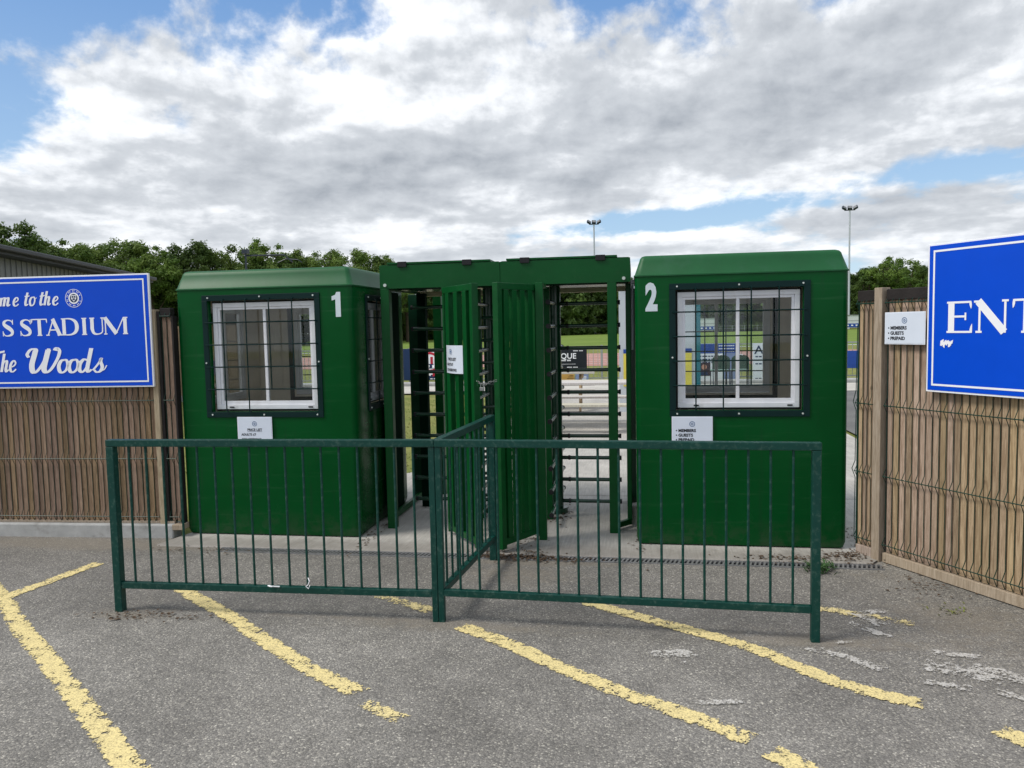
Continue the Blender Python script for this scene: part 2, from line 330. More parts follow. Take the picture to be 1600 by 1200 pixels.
# ------------------------------------------------------------ object helpers
def worg(p):
    v = Vector((0, 0, 0))
    while p is not None: v += Vector(p.location); p = p.parent
    return v
def tag(o, label=None, cat=None, group=None, kind=None):
    if label: o['label'] = label
    if cat: o['category'] = cat
    if group: o['group'] = group
    if kind: o['kind'] = kind
    return o
def thing(name, label, cat, loc=(0, 0, 0), rz=0., group=None):
    o = bpy.data.objects.new(name, None); col.objects.link(o); o.location = loc; o.rotation_euler = (0, 0, rz)
    o.empty_display_size = .1
    return tag(o, label, cat, group)
def inst(name, me, parent, loc=(0, 0, 0), rot=(0, 0, 0), scale=(1, 1, 1)):
    o = bpy.data.objects.new(name, me); col.objects.link(o); o.parent = parent; o.location = loc; o.rotation_euler = rot; o.scale = scale
    return o
def copy_tree(o, parent=None):
    c = o.copy(); col.objects.link(c); c.parent = parent
    for ch in list(o.children): copy_tree(ch, c)
    return c

class MB:
    def __init__(s): s.v = []; s.f = []; s.uv = None
    def quad(s, a, b, c, d):
        n = len(s.v); s.v += [tuple(a), tuple(b), tuple(c), tuple(d)]; s.f.append((n, n + 1, n + 2, n + 3)); return s
    def poly(s, pts):
        n = len(s.v); s.v += [tuple(p) for p in pts]; s.f.append(tuple(range(n, n + len(pts)))); return s
    def box(s, x0, x1, y0, y1, z0, z1):
        n = len(s.v); s.v += [(x, y, z) for z in (z0, z1) for y in (y0, y1) for x in (x0, x1)]
        s.f += [tuple(n + i for i in q) for q in ((0, 2, 3, 1), (4, 5, 7, 6), (0, 1, 5, 4), (2, 6, 7, 3), (0, 4, 6, 2), (1, 3, 7, 5))]; return s
    def beam(s, p, q, a, b, up=(0, 0, 1)):
        p = Vector(p); q = Vector(q); d = (q - p).normalized(); u = Vector(up)
        if abs(d.dot(u)) > .99: u = Vector((0, 1, 0))
        sx = d.cross(u).normalized() * a / 2; sy = sx.normalized().cross(d).normalized() * b / 2
        n = len(s.v)
        for e in (p, q): s.v += [tuple(e + i * sx + j * sy) for i, j in ((-1, -1), (1, -1), (1, 1), (-1, 1))]
        s.f += [tuple(n + i for i in t) for t in ((0, 1, 2, 3), (7, 6, 5, 4), (0, 4, 5, 1), (1, 5, 6, 2), (2, 6, 7, 3), (3, 7, 4, 0))]; return s
    def tube(s, pts, r, k=8, caps=True, r2=None):
        pts = [Vector(p) for p in pts]; n0 = len(s.v); m = len(pts); ref = None
        for i, p in enumerate(pts):
            d = (pts[min(i + 1, m - 1)] - pts[max(i - 1, 0)]).normalized()
            if ref is None: ref = d.orthogonal().normalized()
            a = (ref - d * ref.dot(d)).normalized(); ref = a; b = d.cross(a)
            rr = r if r2 is None else r + (r2 - r) * i / (m - 1)
            s.v += [tuple(p + (a * math.cos(2 * math.pi * j / k) + b * math.sin(2 * math.pi * j / k)) * rr) for j in range(k)]
        for i in range(m - 1):
            for j in range(k):
                a = n0 + i * k + j; b = n0 + i * k + (j + 1) % k; s.f.append((a, b, b + k, a + k))
        if caps: s.f.append(tuple(n0 + j for j in reversed(range(k)))); s.f.append(tuple(n0 + (m - 1) * k + j for j in range(k)))
        return s
    def disc(s, cx, cy, cz, r, k=24, ax='y', r0=0):
        pts = [(math.cos(2 * math.pi * j / k), math.sin(2 * math.pi * j / k)) for j in range(k)]
        P = lambda a, b, q: (cx + a * q, cy, cz + b * q)
        if r0 == 0: s.poly([P(a, b, r) for a, b in pts])
        else:
            for j in range(k):
                a, b = pts[j], pts[(j + 1) % k]; s.quad(P(*a, r0), P(*a, r), P(*b, r), P(*b, r0))
        return s
    def build(s, name, m, parent=None, world=False, smooth=False, bevel=0, kind=None):
        me = bpy.data.meshes.new(name)
        vs = s.v
        if world and parent is not None:
            o = worg(parent); vs = [(x - o.x, y - o.y, z - o.z) for x, y, z in vs]
        me.from_pydata(vs, [], s.f)
        if s.uv:
            L = me.uv_layers.new(name='UVMap')
            for i, u in enumerate(s.uv): L.data[i].uv = u
        me.materials.append(MT[m] if isinstance(m, str) else m)
        if smooth:
            me.shade_smooth(); me.set_sharp_from_angle(angle=R(35))
        me.update()
        ob = bpy.data.objects.new(name, me); col.objects.link(ob); ob.parent = parent
        if bevel:
            b = ob.modifiers.new('bevel', 'BEVEL'); b.width = bevel; b.segments = 2; b.limit_method = 'ANGLE'
        if kind: ob['kind'] = kind
        return ob

def text_obj(name, s, size, m, parent, x, y, z, bold=0., xs=1., align='LEFT', shear=0., sp=1.):
    cu = bpy.data.curves.new('t', 'FONT'); cu.body = s; cu.size = size; cu.offset = bold; cu.align_x = align; cu.shear = shear; cu.space_character = sp
    cu.resolution_u = 3
    tmp = bpy.data.objects.new('t', cu); me = bpy.data.meshes.new_from_object(tmp); bpy.data.objects.remove(tmp)
    me.transform(Matrix(((xs, 0, 0, x), (0, 0, 1, y), (0, 1, 0, z), (0, 0, 0, 1))))
    me.materials.clear(); me.materials.append(MT[m]); me.name = name
    o = bpy.data.objects.new(name, me); col.objects.link(o); o.parent = parent
    return o

# ------------------------------------------------------------ setting: ground sheets
def sheet(name, pts, z, m, label=None):
    o = MB().poly([(x, y, z) for x, y in pts]).build(name, m); o['kind'] = 'structure'; return o
sheet('ground', [(-420, -60), (420, -60), (420, 700), (-420, 700)], -.03, 'grass')
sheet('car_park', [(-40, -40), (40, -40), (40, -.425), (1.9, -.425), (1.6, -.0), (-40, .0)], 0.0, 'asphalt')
cp = [o for o in col.objects if o.name == 'car_park'][0]
# concrete slab under the booths, cast with a rounded front edge
sl_pts = [(-3.72, -.305), (1.58, -.305), (3.0, 1.66), (-3.3, 1.66)]
b = MB(); b.poly([(x, y, .012) for x, y in sl_pts]); b.quad((-3.72, -.317, 0.0), (1.58, -.317, 0.0), (1.58, -.305, .012), (-3.72, -.305, .012))
b.build('concrete_slab', 'concrete')['kind'] = 'structure'
sheet('concrete_path', [(-3.3, 1.672), (3.0, 1.672), (3.1, 13.4), (-2.15, 13.4), (-2.3, 3.1), (-2.75, 2.5), (-3.3, 2.2)], .012, 'concrete')
sheet('tarmac_path', [(3.15, .2), (14, .2), (14, 13.4), (3.15, 13.4)], .004, 'tarmac2')
sheet('spectator_path', [(-30, 13.45), (30, 13.45), (30, 15.9), (-30, 15.9)], .01, 'path')
k = MB().box(-30, 30, 15.95, 16.6, -.03, .09); k.build('path_kerb', 'kerbc')['kind'] = 'structure'
sheet('running_track', [(-90, 27), (110, 27), (110, 42), (-90, 42)], -.02, 'track')
sheet('playing_field', [(-90, 52), (120, 52), (120, 160), (-90, 160)], -.02, 'pitch')
b = MB()
for i in range(1, 8): b.quad(*[(x, y, -.015) for x, y in ((-90, 27 + i * 1.9), (110, 27 + i * 1.9), (110, 27.09 + i * 1.9), (-90, 27.09 + i * 1.9))])
b.quad(*[(x, y, -.015) for x, y in ((-90, 51.2), (120, 51.2), (120, 51.9), (-90, 51.9))])
b.build('track_line_paint', 'signw')['kind'] = 'structure'

# ------------------------------------------------------------ painted hatching on the car park
NS = [0]
def stripe(pts, wd, m, label):
    NS[0] += 1; ZS = .004 + NS[0] * .0002
    pts = [Vector((x, y, 0)) for x, y in pts]; b = MB(); b.uv = []
    n = len(pts); Ls = [0]
    for i in range(1, n): Ls.append(Ls[-1] + (pts[i] - pts[i - 1]).length)
    T = Ls[-1]
    side = []
    for i in range(n):
        d = (pts[min(i + 1, n - 1)] - pts[max(i - 1, 0)]).normalized(); nn = Vector((-d.y, d.x, 0)) * wd * .5
        side.append((pts[i] + nn, pts[i] - nn))
    def vv(l): # stays 0.5 away from the ends
        e = min(l, T - l) / .12
        return .5 + .5 * max(0, 1 - e)
    for i in range(n - 1):
        k = max(1, int((Ls[i + 1] - Ls[i]) / .06))
        for j in range(k):
            a, c = j / k, (j + 1) / k
            p0 = side[i][0].lerp(side[i + 1][0], a); p1 = side[i][1].lerp(side[i + 1][1], a)
            q0 = side[i][0].lerp(side[i + 1][0], c); q1 = side[i][1].lerp(side[i + 1][1], c)
            b.quad((p0.x, p0.y, ZS), (p1.x, p1.y, ZS), (q1.x, q1.y, ZS), (q0.x, q0.y, ZS))
            u0 = vv(Ls[i] + (Ls[i + 1] - Ls[i]) * a); u1 = vv(Ls[i] + (Ls[i + 1] - Ls[i]) * c)
            b.uv += [(0, u0), (1, u0), (1, u1), (0, u1)]
    o = b.build('painted_line', m); o['kind'] = 'structure'; return o
stripe([(-5.4, -.45), (-4.76, -.93), (-3.82, -1.66), (-3.39, -2.03), (-3.04, -2.29), (-2.79, -2.49), (-2.64, -2.61), (-2.42, -2.78), (-2.24, -2.93), (-2.01, -3.11), (-1.6, -3.42), (-.9, -3.95)], .116, 'ypaint', '')
stripe([(-4.02, -1.72), (-3.93, -1.18), (-3.87, -.77)], .115, 'ypaint', '')
stripe([(-2.99, -1.20), (-2.6, -1.49), (-2.41, -1.62), (-2.06, -1.91), (-1.6, -2.28), (-1.25, -2.50)], .116, 'ypaint', '')
stripe([(-1.23, -2.57), (-.97, -2.72)], .10, 'ypaint2', '')
stripe([(-1.62, -1.22), (-1.16, -1.48)], .12, 'ypaint2', '')
stripe([(-.97, -1.67), (-.64, -1.9), (-.36, -2.14), (-.14, -2.31), (.27, -2.57), (.44, -2.70)], .116, 'ypaint', '')
stripe([(-.32, -1.22), (.15, -1.52), (.44, -1.70), (.64, -1.86), (.73, -1.97), (.85, -2.10), (.97, -2.20), (1.08, -2.26), (1.22, -2.32)], .115, 'ypaint', '')
stripe([(.98, -1.18), (1.27, -1.29), (1.50, -1.39)], .115, 'ypaint2', '')
stripe([(.50, -2.77), (.70, -2.98), (1.1, -3.3)], .12, 'ypaint', '')
stripe([(1.42, -2.50), (1.54, -2.65), (1.9, -2.95)], .12, 'ypaint', '')
for x, y, L, wd, a in ((1.27, -1.33, .30, .16, -1.1), (1.22, -1.50, .34, .10, -.9), (1.02, -1.88, .40, .12, -.7), (.86, -1.80, .20, .07, -.9), (.17, -1.91, .32, .16, .1), (1.50, -1.97, .42, .26, -.4), (1.72, -2.02, .50, .22, -.5),
                       (1.38, -2.12, .30, .10, -.3), (.36, -2.40, .30, .07, .2), (1.55, -1.78, .3, .1, -.2), (1.33, -1.22, .2, .1, .3), (1.62, -2.20, .25, .1, -.5), (.22, -2.02, .12, .06, 0), (1.05, -1.68, .2, .05, .3)):
    dx, dy = math.cos(a) * L / 2, math.sin(a) * L / 2
    stripe([(x - dx, y - dy), (x, y), (x + dx, y + dy)], wd, 'wpaint', '').name = 'scuffed_paint'

# ------------------------------------------------------------ drainage channel
dr = thing('drainage_channel', 'long grey slotted drain channel across the front of the concrete slab', 'drain', (-3.16, -.37, 0))
b = MB(); b.box(-3.16, 1.62, -.425, -.413, -.02, .007).box(-3.16, 1.62, -.332, -.320, -.02, .007); b.build('channel_edge', 'grate', dr, True)
b = MB(); x = -3.14
while x < 1.60: b.beam((x, -.413, .001), (x + .022, -.332, .001), .013, .008); x += .030
b.build('grate_bar', 'grate', dr, True, kind='stuff')
MB().quad((-3.16, -.42, -.012), (1.62, -.42, -.012), (1.62, -.325, -.012), (-3.16, -.325, -.012)).build('channel_bed', 'black', dr, True)
# the car park sheet has a slot here: keep it clear of the channel
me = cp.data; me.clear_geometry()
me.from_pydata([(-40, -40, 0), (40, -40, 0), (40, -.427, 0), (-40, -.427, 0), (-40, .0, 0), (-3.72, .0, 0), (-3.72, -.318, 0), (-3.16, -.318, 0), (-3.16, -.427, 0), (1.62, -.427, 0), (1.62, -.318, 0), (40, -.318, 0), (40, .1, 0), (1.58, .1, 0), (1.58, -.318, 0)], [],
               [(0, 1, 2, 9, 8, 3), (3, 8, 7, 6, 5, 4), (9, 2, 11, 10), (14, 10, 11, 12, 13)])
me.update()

# ------------------------------------------------------------ kiosks (ticket booths)
def window_set(parent, W_, H_, two=True, grille=True, inner=True, detail=True, hlines=(), vlines=(), T=.05):
    """window in local coordinates: x along the wall 0..W_, y into the booth, z 0..H_; the outer wall face is y=0"""
    sb = MB(); o = .045
    for (a, b_, c, d) in ((-o, W_ + o, H_, H_ + o), (-o, W_ + o, -.045, 0), (-o, 0, 0, H_), (W_, W_ + o, 0, H_)): sb.box(a, b_, -.010, -.001, c, d)
    s = sb.build('guard_frame', 'surround', parent, bevel=.002)
    if detail:
        for bx, bz in ((.010, H_ + .024), (W_ / 2, H_ + .026), (W_ - .006, H_ + .024), (-.024, H_ / 2 - .05), (W_ + .024, H_ / 2 - .05), (.008, -.022), (W_ / 2, -.022), (W_ - .004, -.022)):
            MB().tube([(bx, -.010, bz), (bx, -.017, bz)], .0065, 8).build('bolt', 'bolt', s)
    win = bpy.data.objects.new('window', None); col.objects.link(win); win.parent = parent; win.location = (0, .045 if detail else .015, 0)
    f = MB(); t = .036
    e0 = .016 if detail else .004; t += e0
    for (a, b_, c, d) in ((e0, W_ - e0, H_ - t, H_ - e0), (e0, W_ - e0, e0, t), (e0, t, t, H_ - t), (W_ - t, W_ - e0, t, H_ - t)): f.box(a, b_, 0, .05, c, d)
    f.build('frame', 'white', win, bevel=.003)
    if detail:
        q_ = MB()
        for (a, b_, c, d) in ((.001, W_ - .001, H_ - .03, H_ - .001), (.001, W_ - .001, .001, .03), (.001, .03, .03, H_ - .03), (W_ - .03, W_ - .001, .03, H_ - .03)): q_.box(a, b_, .022, .034, c, d)
        q_.build('seal', 'black', win)
    f = MB(); t2 = t + .020
    for (a, b_, c, d) in ((t, W_ - t, H_ - t2, H_ - t), (t, W_ - t, t, t2 + .01), (t, t2, t2 + .01, H_ - t2), (W_ - t2, W_ - t, t2 + .01, H_ - t2), (W_ / 2 - .012, W_ / 2 + .012, t2 + .01, H_ - t2)): f.box(a, b_, .012, .04, c, d)
    f.build('sash', 'white', win, bevel=.002)
    for a, b_, yy in ((t2, W_ / 2 - .012, .026), (W_ / 2 + .012, W_ - t2, .022)): MB().box(a, b_, yy, yy + .004, t2 + .01, H_ - t2).build('pane', 'glass', win)
    if detail:
        for cx in (.13, W_ - .10): MB().box(cx, cx + .036, -.006, 0, .028, .038).build('latch', 'black', win)
    if grille:
        y = -.030
        g = bpy.data.objects.new('window_grille', None); col.objects.link(g); g.parent = parent
        for x, z0 in vlines: MB().tube([(x, -.006, H_ + .012), (x, y, H_ + .006), (x, y, z0), (x, -.006 if z0 < .02 else y, z0)], .0052, 6).build('wire', 'surround', g, smooth=True)
        for z in hlines: MB().tube([(-.018, -.006, z), (-.012, y - .006, z), (W_ + .012, y - .006, z), (W_ + .018, -.006, z)], .0052, 6).build('wire', 'surround', g, smooth=True)

def booth(name, label, x0, x1, y1, fw, sides, hatch):
    rt = thing(name, label, 'ticket booth', (x0, 0, 0)); y0 = 0.; r = .045; z0, z1 = .06, 2.0; T = .05
    def ring(ins, z):
        P = []; rr = max(.012, r - ins * .3) if ins > 0 else r
        for cx, cy, a0 in ((x1 - ins - rr, y0 + ins + rr, -90), (x1 - ins - rr, y1 - ins - rr, 0), (x0 + ins + rr, y1 - ins - rr, 90), (x0 + ins + rr, y0 + ins + rr, 180)):
            for i in range(6): a = R(a0 + 18 * i); P.append((cx + rr * math.cos(a), cy + rr * math.sin(a), z))
        return P
    b = MB()
    def loft(rings):
        for A, B in zip(rings, rings[1:]):
            n = len(A)
            for i in range(n): b.quad(A[i], A[(i + 1) % n], B[(i + 1) % n], B[i])
    loft([ring(.035, .014), ring(.012, .022), ring(0, .06)])
    A, B = ring(0, z0), ring(0, z1)
    for k in range(4):
        for i in range(5): j = k * 6 + i; b.quad(A[j], A[j + 1], B[j + 1], B[j])
    lin = MB()
    holes = {'front': fw, 'rear': sides.get('rear'), 'left': sides.get('left'), 'right': sides.get('right')}
    def wall(fn, a0, a1, hole, ia0, ia1):
        if not hole:
            b.quad(fn(a0, 0, z0), fn(a1, 0, z0), fn(a1, 0, z1), fn(a0, 0, z1)); lin.quad(fn(ia0, T, .03), fn(ia1, T, .03), fn(ia1, T, 1.98), fn(ia0, T, 1.98)); return
        h0, h1, g0, g1 = hole
        for mb, A0, A1, d, Z0, Z1 in ((b, a0, a1, 0, z0, z1), (lin, ia0, ia1, T, .03, 1.98)):
            O = [fn(A0, d, Z0), fn(A1, d, Z0), fn(A1, d, Z1), fn(A0, d, Z1)]; I = [fn(h0, d, g0), fn(h1, d, g0), fn(h1, d, g1), fn(h0, d, g1)]
            for i in range(4): mb.quad(O[i], O[(i + 1) % 4], I[(i + 1) % 4], I[i])
        for p, q in (((h0, g0), (h1, g0)), ((h1, g0), (h1, g1)), ((h1, g1), (h0, g1)), ((h0, g1), (h0, g0))):
            b.quad(fn(p[0], 0, p[1]), fn(q[0], 0, q[1]), fn(q[0], T, q[1]), fn(p[0], T, p[1]))
    wall(lambda a, d, z: (a, y0 + d, z), x0 + r, x1 - r, holes['front'], x0 + T, x1 - T)
    wall(lambda a, d, z: (a, y1 - d, z), x0 + r, x1 - r, holes['rear'], x0 + T, x1 - T)
    wall(lambda a, d, z: (x0 + d, a, z), y0 + r, y1 - r, holes['left'], y0 + T, y1 - T)
    wall(lambda a, d, z: (x1 - d, a, z), y0 + r, y1 - r, holes['right'], y0 + T, y1 - T)
    body = b.build('body', 'booth', rt, True)
    import bmesh
    bm = bmesh.new(); bm.from_mesh(body.data); bmesh.ops.remove_doubles(bm, verts=bm.verts, dist=.0002); bmesh.ops.recalc_face_normals(bm, faces=bm.faces); bm.to_mesh(body.data); bm.free()
    body.data.shade_smooth(); body.data.set_sharp_from_angle(angle=R(35))
    b = MB(); loft([ring(.0, 2.001), ring(-.007, 2.003), ring(-.007, 2.012), ring(.001, 2.018), ring(.034, 2.115), ring(.040, 2.135), ring(.052, 2.150), ring(.072, 2.157), ring(.12, 2.160)]); b.poly(ring(.12, 2.160))
    rf = b.build('roof', 'boothroof', rt, True); bm = bmesh.new(); bm.from_mesh(rf.data); bmesh.ops.remove_doubles(bm, verts=bm.verts, dist=.0002); bmesh.ops.recalc_face_normals(bm, faces=bm.faces); bm.to_mesh(rf.data); bm.free()
    rf.data.shade_smooth(); rf.data.set_sharp_from_angle(angle=R(50))
    lin.poly([(x0 + T, y0 + T, 1.98), (x1 - T, y0 + T, 1.98), (x1 - T, y1 - T, 1.98), (x0 + T, y1 - T, 1.98)])
    lin.build('lining', 'lining', rt, True)
    MB().quad((x0 + T, y0 + T, .032), (x1 - T, y0 + T, .032), (x1 - T, y1 - T, .032), (x0 + T, y1 - T, .032)).build('floor', 'liningf', rt, True)
    MB().box(x0 + T + .01, x1 - T - .01, y0 + T + .005, y0 + T + .24, .88, .91).build('counter', 'lining', rt, True, bevel=.004)
    MB().box(hatch[0], hatch[1], .75, 1.05, 2.158, 2.195).build('roof_hatch', 'booth', rf, True, bevel=.008)
    # windows
    def place(nm, hole, loc, rz, **kw):
        e = bpy.data.objects.new(nm, None); col.objects.link(e); e.parent = rt; o = Vector(rt.location); e.location = (loc[0] - o.x, loc[1] - o.y, loc[2]); e.rotation_euler = (0, 0, rz)
        window_set(e, hole[1] - hole[0], hole[3] - hole[2], **kw)
        # flatten: hand the pieces to the booth itself, one level down
        bpy.context.view_layer.update()
        for ch in list(e.children):
            mw = Matrix.Translation(e.location) @ Matrix.Rotation(rz, 4, 'Z') @ Matrix.Translation(ch.location)
            ch.parent = rt; ch.matrix_parent_inverse.identity(); ch.location = mw.to_translation(); ch.rotation_euler = (0, 0, rz)
        bpy.data.objects.remove(e)
    h = holes['front']; hw = h[1] - h[0]; hh = h[3] - h[2]
    HL = (1.738 - h[2], 1.561 - h[2], 1.384 - h[2], 1.206 - h[2])
    place('w', h, (h[0], y0, h[2]), 0, hlines=HL, vlines=[(hw * .158, .005), (hw * .375, .005), (hw * .592, HL[3]), (hw * .806, HL[3])])
    if holes['rear']:
        q = holes['rear']; ww = q[1] - q[0]
        place('w', q, (q[1], y1, q[2]), math.pi, detail=False, hlines=HL, vlines=[(ww * .2, 0), (ww * .4, 0), (ww * .6, 0), (ww * .8, 0)])
        rb = MB()
        for a, b_, c, d in ((q[0] - .06, q[1] + .06, q[3] + .03, q[3] + .07), (q[0] - .06, q[1] + .06, q[2] - .06, q[2] - .02), (q[0] - .06, q[0] - .02, q[2] - .02, q[3] + .03), (q[1] + .02, q[1] + .06, q[2] - .02, q[3] + .03)): rb.box(a, b_, y1 - T - .012, y1 - T - .001, c, d)
        rb.build('inner_trim', 'surround', rt, True)
    if holes['left']:
        q = holes['left']; ww = q[1] - q[0]
        place('w', q, (x0, q[1], q[2]), -math.pi / 2, detail=False, hlines=HL, vlines=[(ww * .25, 0), (ww * .5, 0), (ww * .75, 0)])
    if holes['right']:
        q = holes['right']; ww = q[1] - q[0]
        place('w', q, (x1, q[0], q[2]), math.pi / 2, detail=True, hlines=HL, vlines=[(ww * .25, 0), (ww * .5, 0), (ww * .75, 0)])
    return rt
b1 = booth('ticket_booth', 'green ticket booth numbered 1 with windows on three sides', -3.656, -2.162, 1.32, (-3.378, -2.474, 1.022, 1.912), {'rear': (-3.235, -2.50, 1.05, 1.88), 'left': (.34, .97, 1.04, 1.89), 'right': (.32, .95, 1.04, 1.90)}, (-2.62, -2.42))
b2 = booth('ticket_booth', 'green ticket booth numbered 2 beside the right timber fence', .001, 1.488, 1.32, (.292, 1.182, 1.020, 1.900), {'rear': (.25, 1.165, 1.04, 1.88)}, (.16, .27))
MB().poly([(x_ - 2.336 + 3.656, -.003, z_ + 1.763) for x_, z_ in ((.036, 0), (.078, 0), (.078, .193), (.046, .193), (.036, .172), (.006, .160), (.006, .128), (.036, .136))]).build('number', 'number', b1)
text_obj('number', '2', .265, 'number', b2, .078, -.002, 1.762, bold=.013, xs=.62)
# card reader boxes inside, a light fitting
MB().box(-2.95, -2.90, 1.24, 1.262, 1.62, 1.66).build('light_switch', 'white', b1, True)
MB().box(-3.02, -2.98, .9, .95, .0 + 1.90, 1.975).build('ceiling_lamp', 'white', b1, True)

# ------------------------------------------------------------ printed notices
def crest(parent, x, y, z, r, m1='inkb', m2='signw'):
    MB().disc(x, y, z, r, 28, r0=r * .80).build('crest_ring', m1, parent)
    b = MB().disc(x, y, z, r * .50, 6, r0=r * .34); b.box(x - r * .06, x + r * .06, y - .0003, y, z - r * .3, z + r * .3); b.build('crest_shield', m1, parent)
def notice(name, label, loc, rz, w, h, lines, title=False, cat='notice'):
    t = thing(name, label, cat, loc, rz)
    MB().box(0, w, -.004, -.001, 0, h).build('plastic_sleeve', 'bwhite', t)
    MB().box(.007, w - .007, -.0055, -.0042, .006, h - .006).build('paper', 'paper', t)
    crest(t, w * (.5 if title else .5), -.0065, h - .055, .020)
    for s, size, x, z, bold, al in lines:
        o = text_obj('printed_line', s, size, 'ink', t, x, -.0066, z, bold=bold, align=al)
    if title: MB().box(w * .5 - .062, w * .5 + .062, -.0066, -.006, h - .1185, h - .117).build('underline', 'ink', t)
    return t
mem = lambda h: [('• MEMBERS', .030, .028, h - .113, .0012, 'LEFT'), ('• GUESTS', .030, .028, h - .147, .0012, 'LEFT'), ('• PREPAID', .030, .028, h - .181, .0012, 'LEFT')]
notice('notice_sheet', 'white price list sheet under the window of the left green booth', (-3.159, -.012, .772), 0, .296, .21, [('PRICE LIST', .027, .148, .098, .0008, 'CENTER'), ('ADULTS £7', .025, .033, .060, .0008, 'LEFT'), ('CONCESSIONS', .025, .033, .022, .0008, 'LEFT')], True)
notice('notice_sheet', 'white members, guests and prepaid sheet under the window of the right green booth', (.260, -.012, .768), 0, .292, .21, mem(.21))

# ------------------------------------------------------------ turnstiles
def leaf(parent, far, near, sg=1, z0=.035, z1=1.976, n=4):  # far and near corners
    far = Vector((*far, 0)); near = Vector((*near, 0)); d = (near - far); L = d.length; d.normalize()
    lf = bpy.data.objects.new('gate_leaf', None); col.objects.link(lf); lf.parent = parent; lf.location = far - worg(parent)
    P = lambda t, z: tuple(d * t + Vector((0, 0, z)))
    nn = (-d.y, d.x, 0)
    for t, w_ in ((.013, .026), (L - .025, .05)): MB().beam(P(t, z0), P(t, z1), w_, w_, up=nn).build('stile', 'green', lf, bevel=.003)
    MB().beam(P(.026, z1 - .025), P(L - .05, z1 - .025), .046, .048).build('top_rail', 'green', lf, bevel=.003)
    MB().beam(P(.026, z0 + .05), P(L - .05, z0 + .05), .046, .05).build('bottom_rail', 'green', lf, bevel=.003)
    for i in range(n):
        t = .05 + (L - .10) * (i + .5) / n
        o_ = Vector(nn) * (.010 * sg)
        MB().beam(Vector(P(t, z0 + .076)) + o_, Vector(P(t, z1 - .050)) + o_, .068 if n == 3 else .054, .042 if n == 3 else .034, up=nn).build('bar', 'green', lf, bevel=.002)
    return lf
def turnstile(label, xl, xr, xc, sgn, xout, leafp, armlen):
    t = thing('full_height_turnstile', label, 'turnstile', (xl, .3, .012))
    zb, zt = 1.985, 2.172
    hd = MB().box(xl, xr, .300, .306, zb, zt).box(xl, xr, 1.494, 1.50, zb, zt).box(xl, xl + .006, .306, 1.494, zb, zt).box(xr - .006, xr, .306, 1.494, zb, zt).build('header', 'green', t, True, bevel=.0015)
    MB().box(xl + .01, xr - .01, .31, 1.49, zt - .002, zt + .004).build('header_cover', 'green', hd, True)
    a = xl + (.065 if sgn < 0 else .05); c = xr - (.075 if sgn < 0 else .10)
    MB().box(a, c, .296, 1.45, zt + .006, zt + .022).build('lid', 'green', hd, True, bevel=.002)
    for fx in ((xl + .155, xr - .30) if sgn < 0 else (xl + .16, xr - .265)):
        MB().box(fx, fx + .075, .286, .296, zt - .018, zt + .026).build('lid_clip', 'black', hd, True, bevel=.003)
    bx = xl + .045 if sgn < 0 else xr - .05
    MB().tube([(bx, .300, zb + .028), (bx, .288, zb + .028)], .013, 12).build('bolt', 'bolt', hd, True)
    MB().box(xl + .02, xr - .02, .75, 1.15, zb + .01, zb + .06).build('mechanism_plate', 'dgreen', hd, True)
    MB().box(xl + .012, xr - .012, 1.43, 1.485, zb - .02, zb + .10).build('rear_beam', 'brown', hd, True)
    # outer comb frame: front post, rear posts and floor rails
    MB().box(xout - .036, xout + .036, .300, .372, .0121, zb).build('outer_post', 'green', t, True, bevel=.004)
    o2 = xout + sgn * .14 if sgn > 0 else xout - .085
    MB().beam((o2 - sgn * .02, .55, .06), (o2 - sgn * .02, .55, zb), .038, .05, up=(0, 1, 0)).build('outer_post', 'green' if sgn > 0 else 'shade', t, True, bevel=.004)  # left post takes the darkened green, its shade is in the colour
    MB().beam((xout, .372, .055), (o2 - sgn * .02, .53, .055), .03, .045).build('floor_rail', 'green', t, True)
    MB().beam((o2 - sgn * .02, .58, .055), (o2 - sgn * .02, 1.40, .055), .03, .05).build('floor_rail', 'green', t, True)
    MB().box(o2 - .05, o2 + .04, 1.40, 1.47, .0121, zb).build('outer_post', 'dgreen', t, True, bevel=.004)
    # centre posts
    px = leafp[0][0] + (.035 if sgn > 0 else -.035)
    MB().box(xc - .045 - .026, xc - .045 + .026, .70, .760, .0121, zb).build('centre_post', 'green', t, True, bevel=.004)
    if sgn > 0: MB().box(px - .03, px + .03, .06, .10, .0121, zb + .002).build('hinge_post', 'green', t, True, bevel=.003)
    if sgn > 0: MB().box(min(px, px) - .03, px + .03, .10, .300, zb - .035, zb).build('hinge_arm', 'green', t, True)
    # rotor
    ry = .97; ro = bpy.data.objects.new('rotor', None); col.objects.link(ro); ro.parent = t; ro.location = Vector((xc, ry, .012)) - worg(t)
    MB().tube([(0, 0, .05), (0, 0, zb + .02)], .048, 20).build('column', 'dgreen', ro, smooth=True)
    MB().tube([(0, 0, .0), (0, 0, .05)], .085, 20).build('pivot', 'dgreen', ro, smooth=True)
    base = 0 if sgn > 0 else 180
    arm = MB().tube([(.040, 0, 0), (armlen - .018, 0, 0)], .0165, 12).build('arm', 'dgreen', ro, smooth=True)
    cap = MB().tube([(armlen - .018, 0, 0), (armlen, 0, 0)], .0205, 12).build('arm_cap', 'black', ro)
    ma, mc = arm.data, cap.data
    bpy.data.objects.remove(arm); bpy.data.objects.remove(cap)
    for wg in range(4):
        a = R(base + 90 * wg)
        for i in range(10):
            z = .105 + i * .1925
            inst('arm', ma, ro, (0, 0, z), (0, 0, a)); inst('arm_cap', mc, ro, (0, 0, z), (0, 0, a))
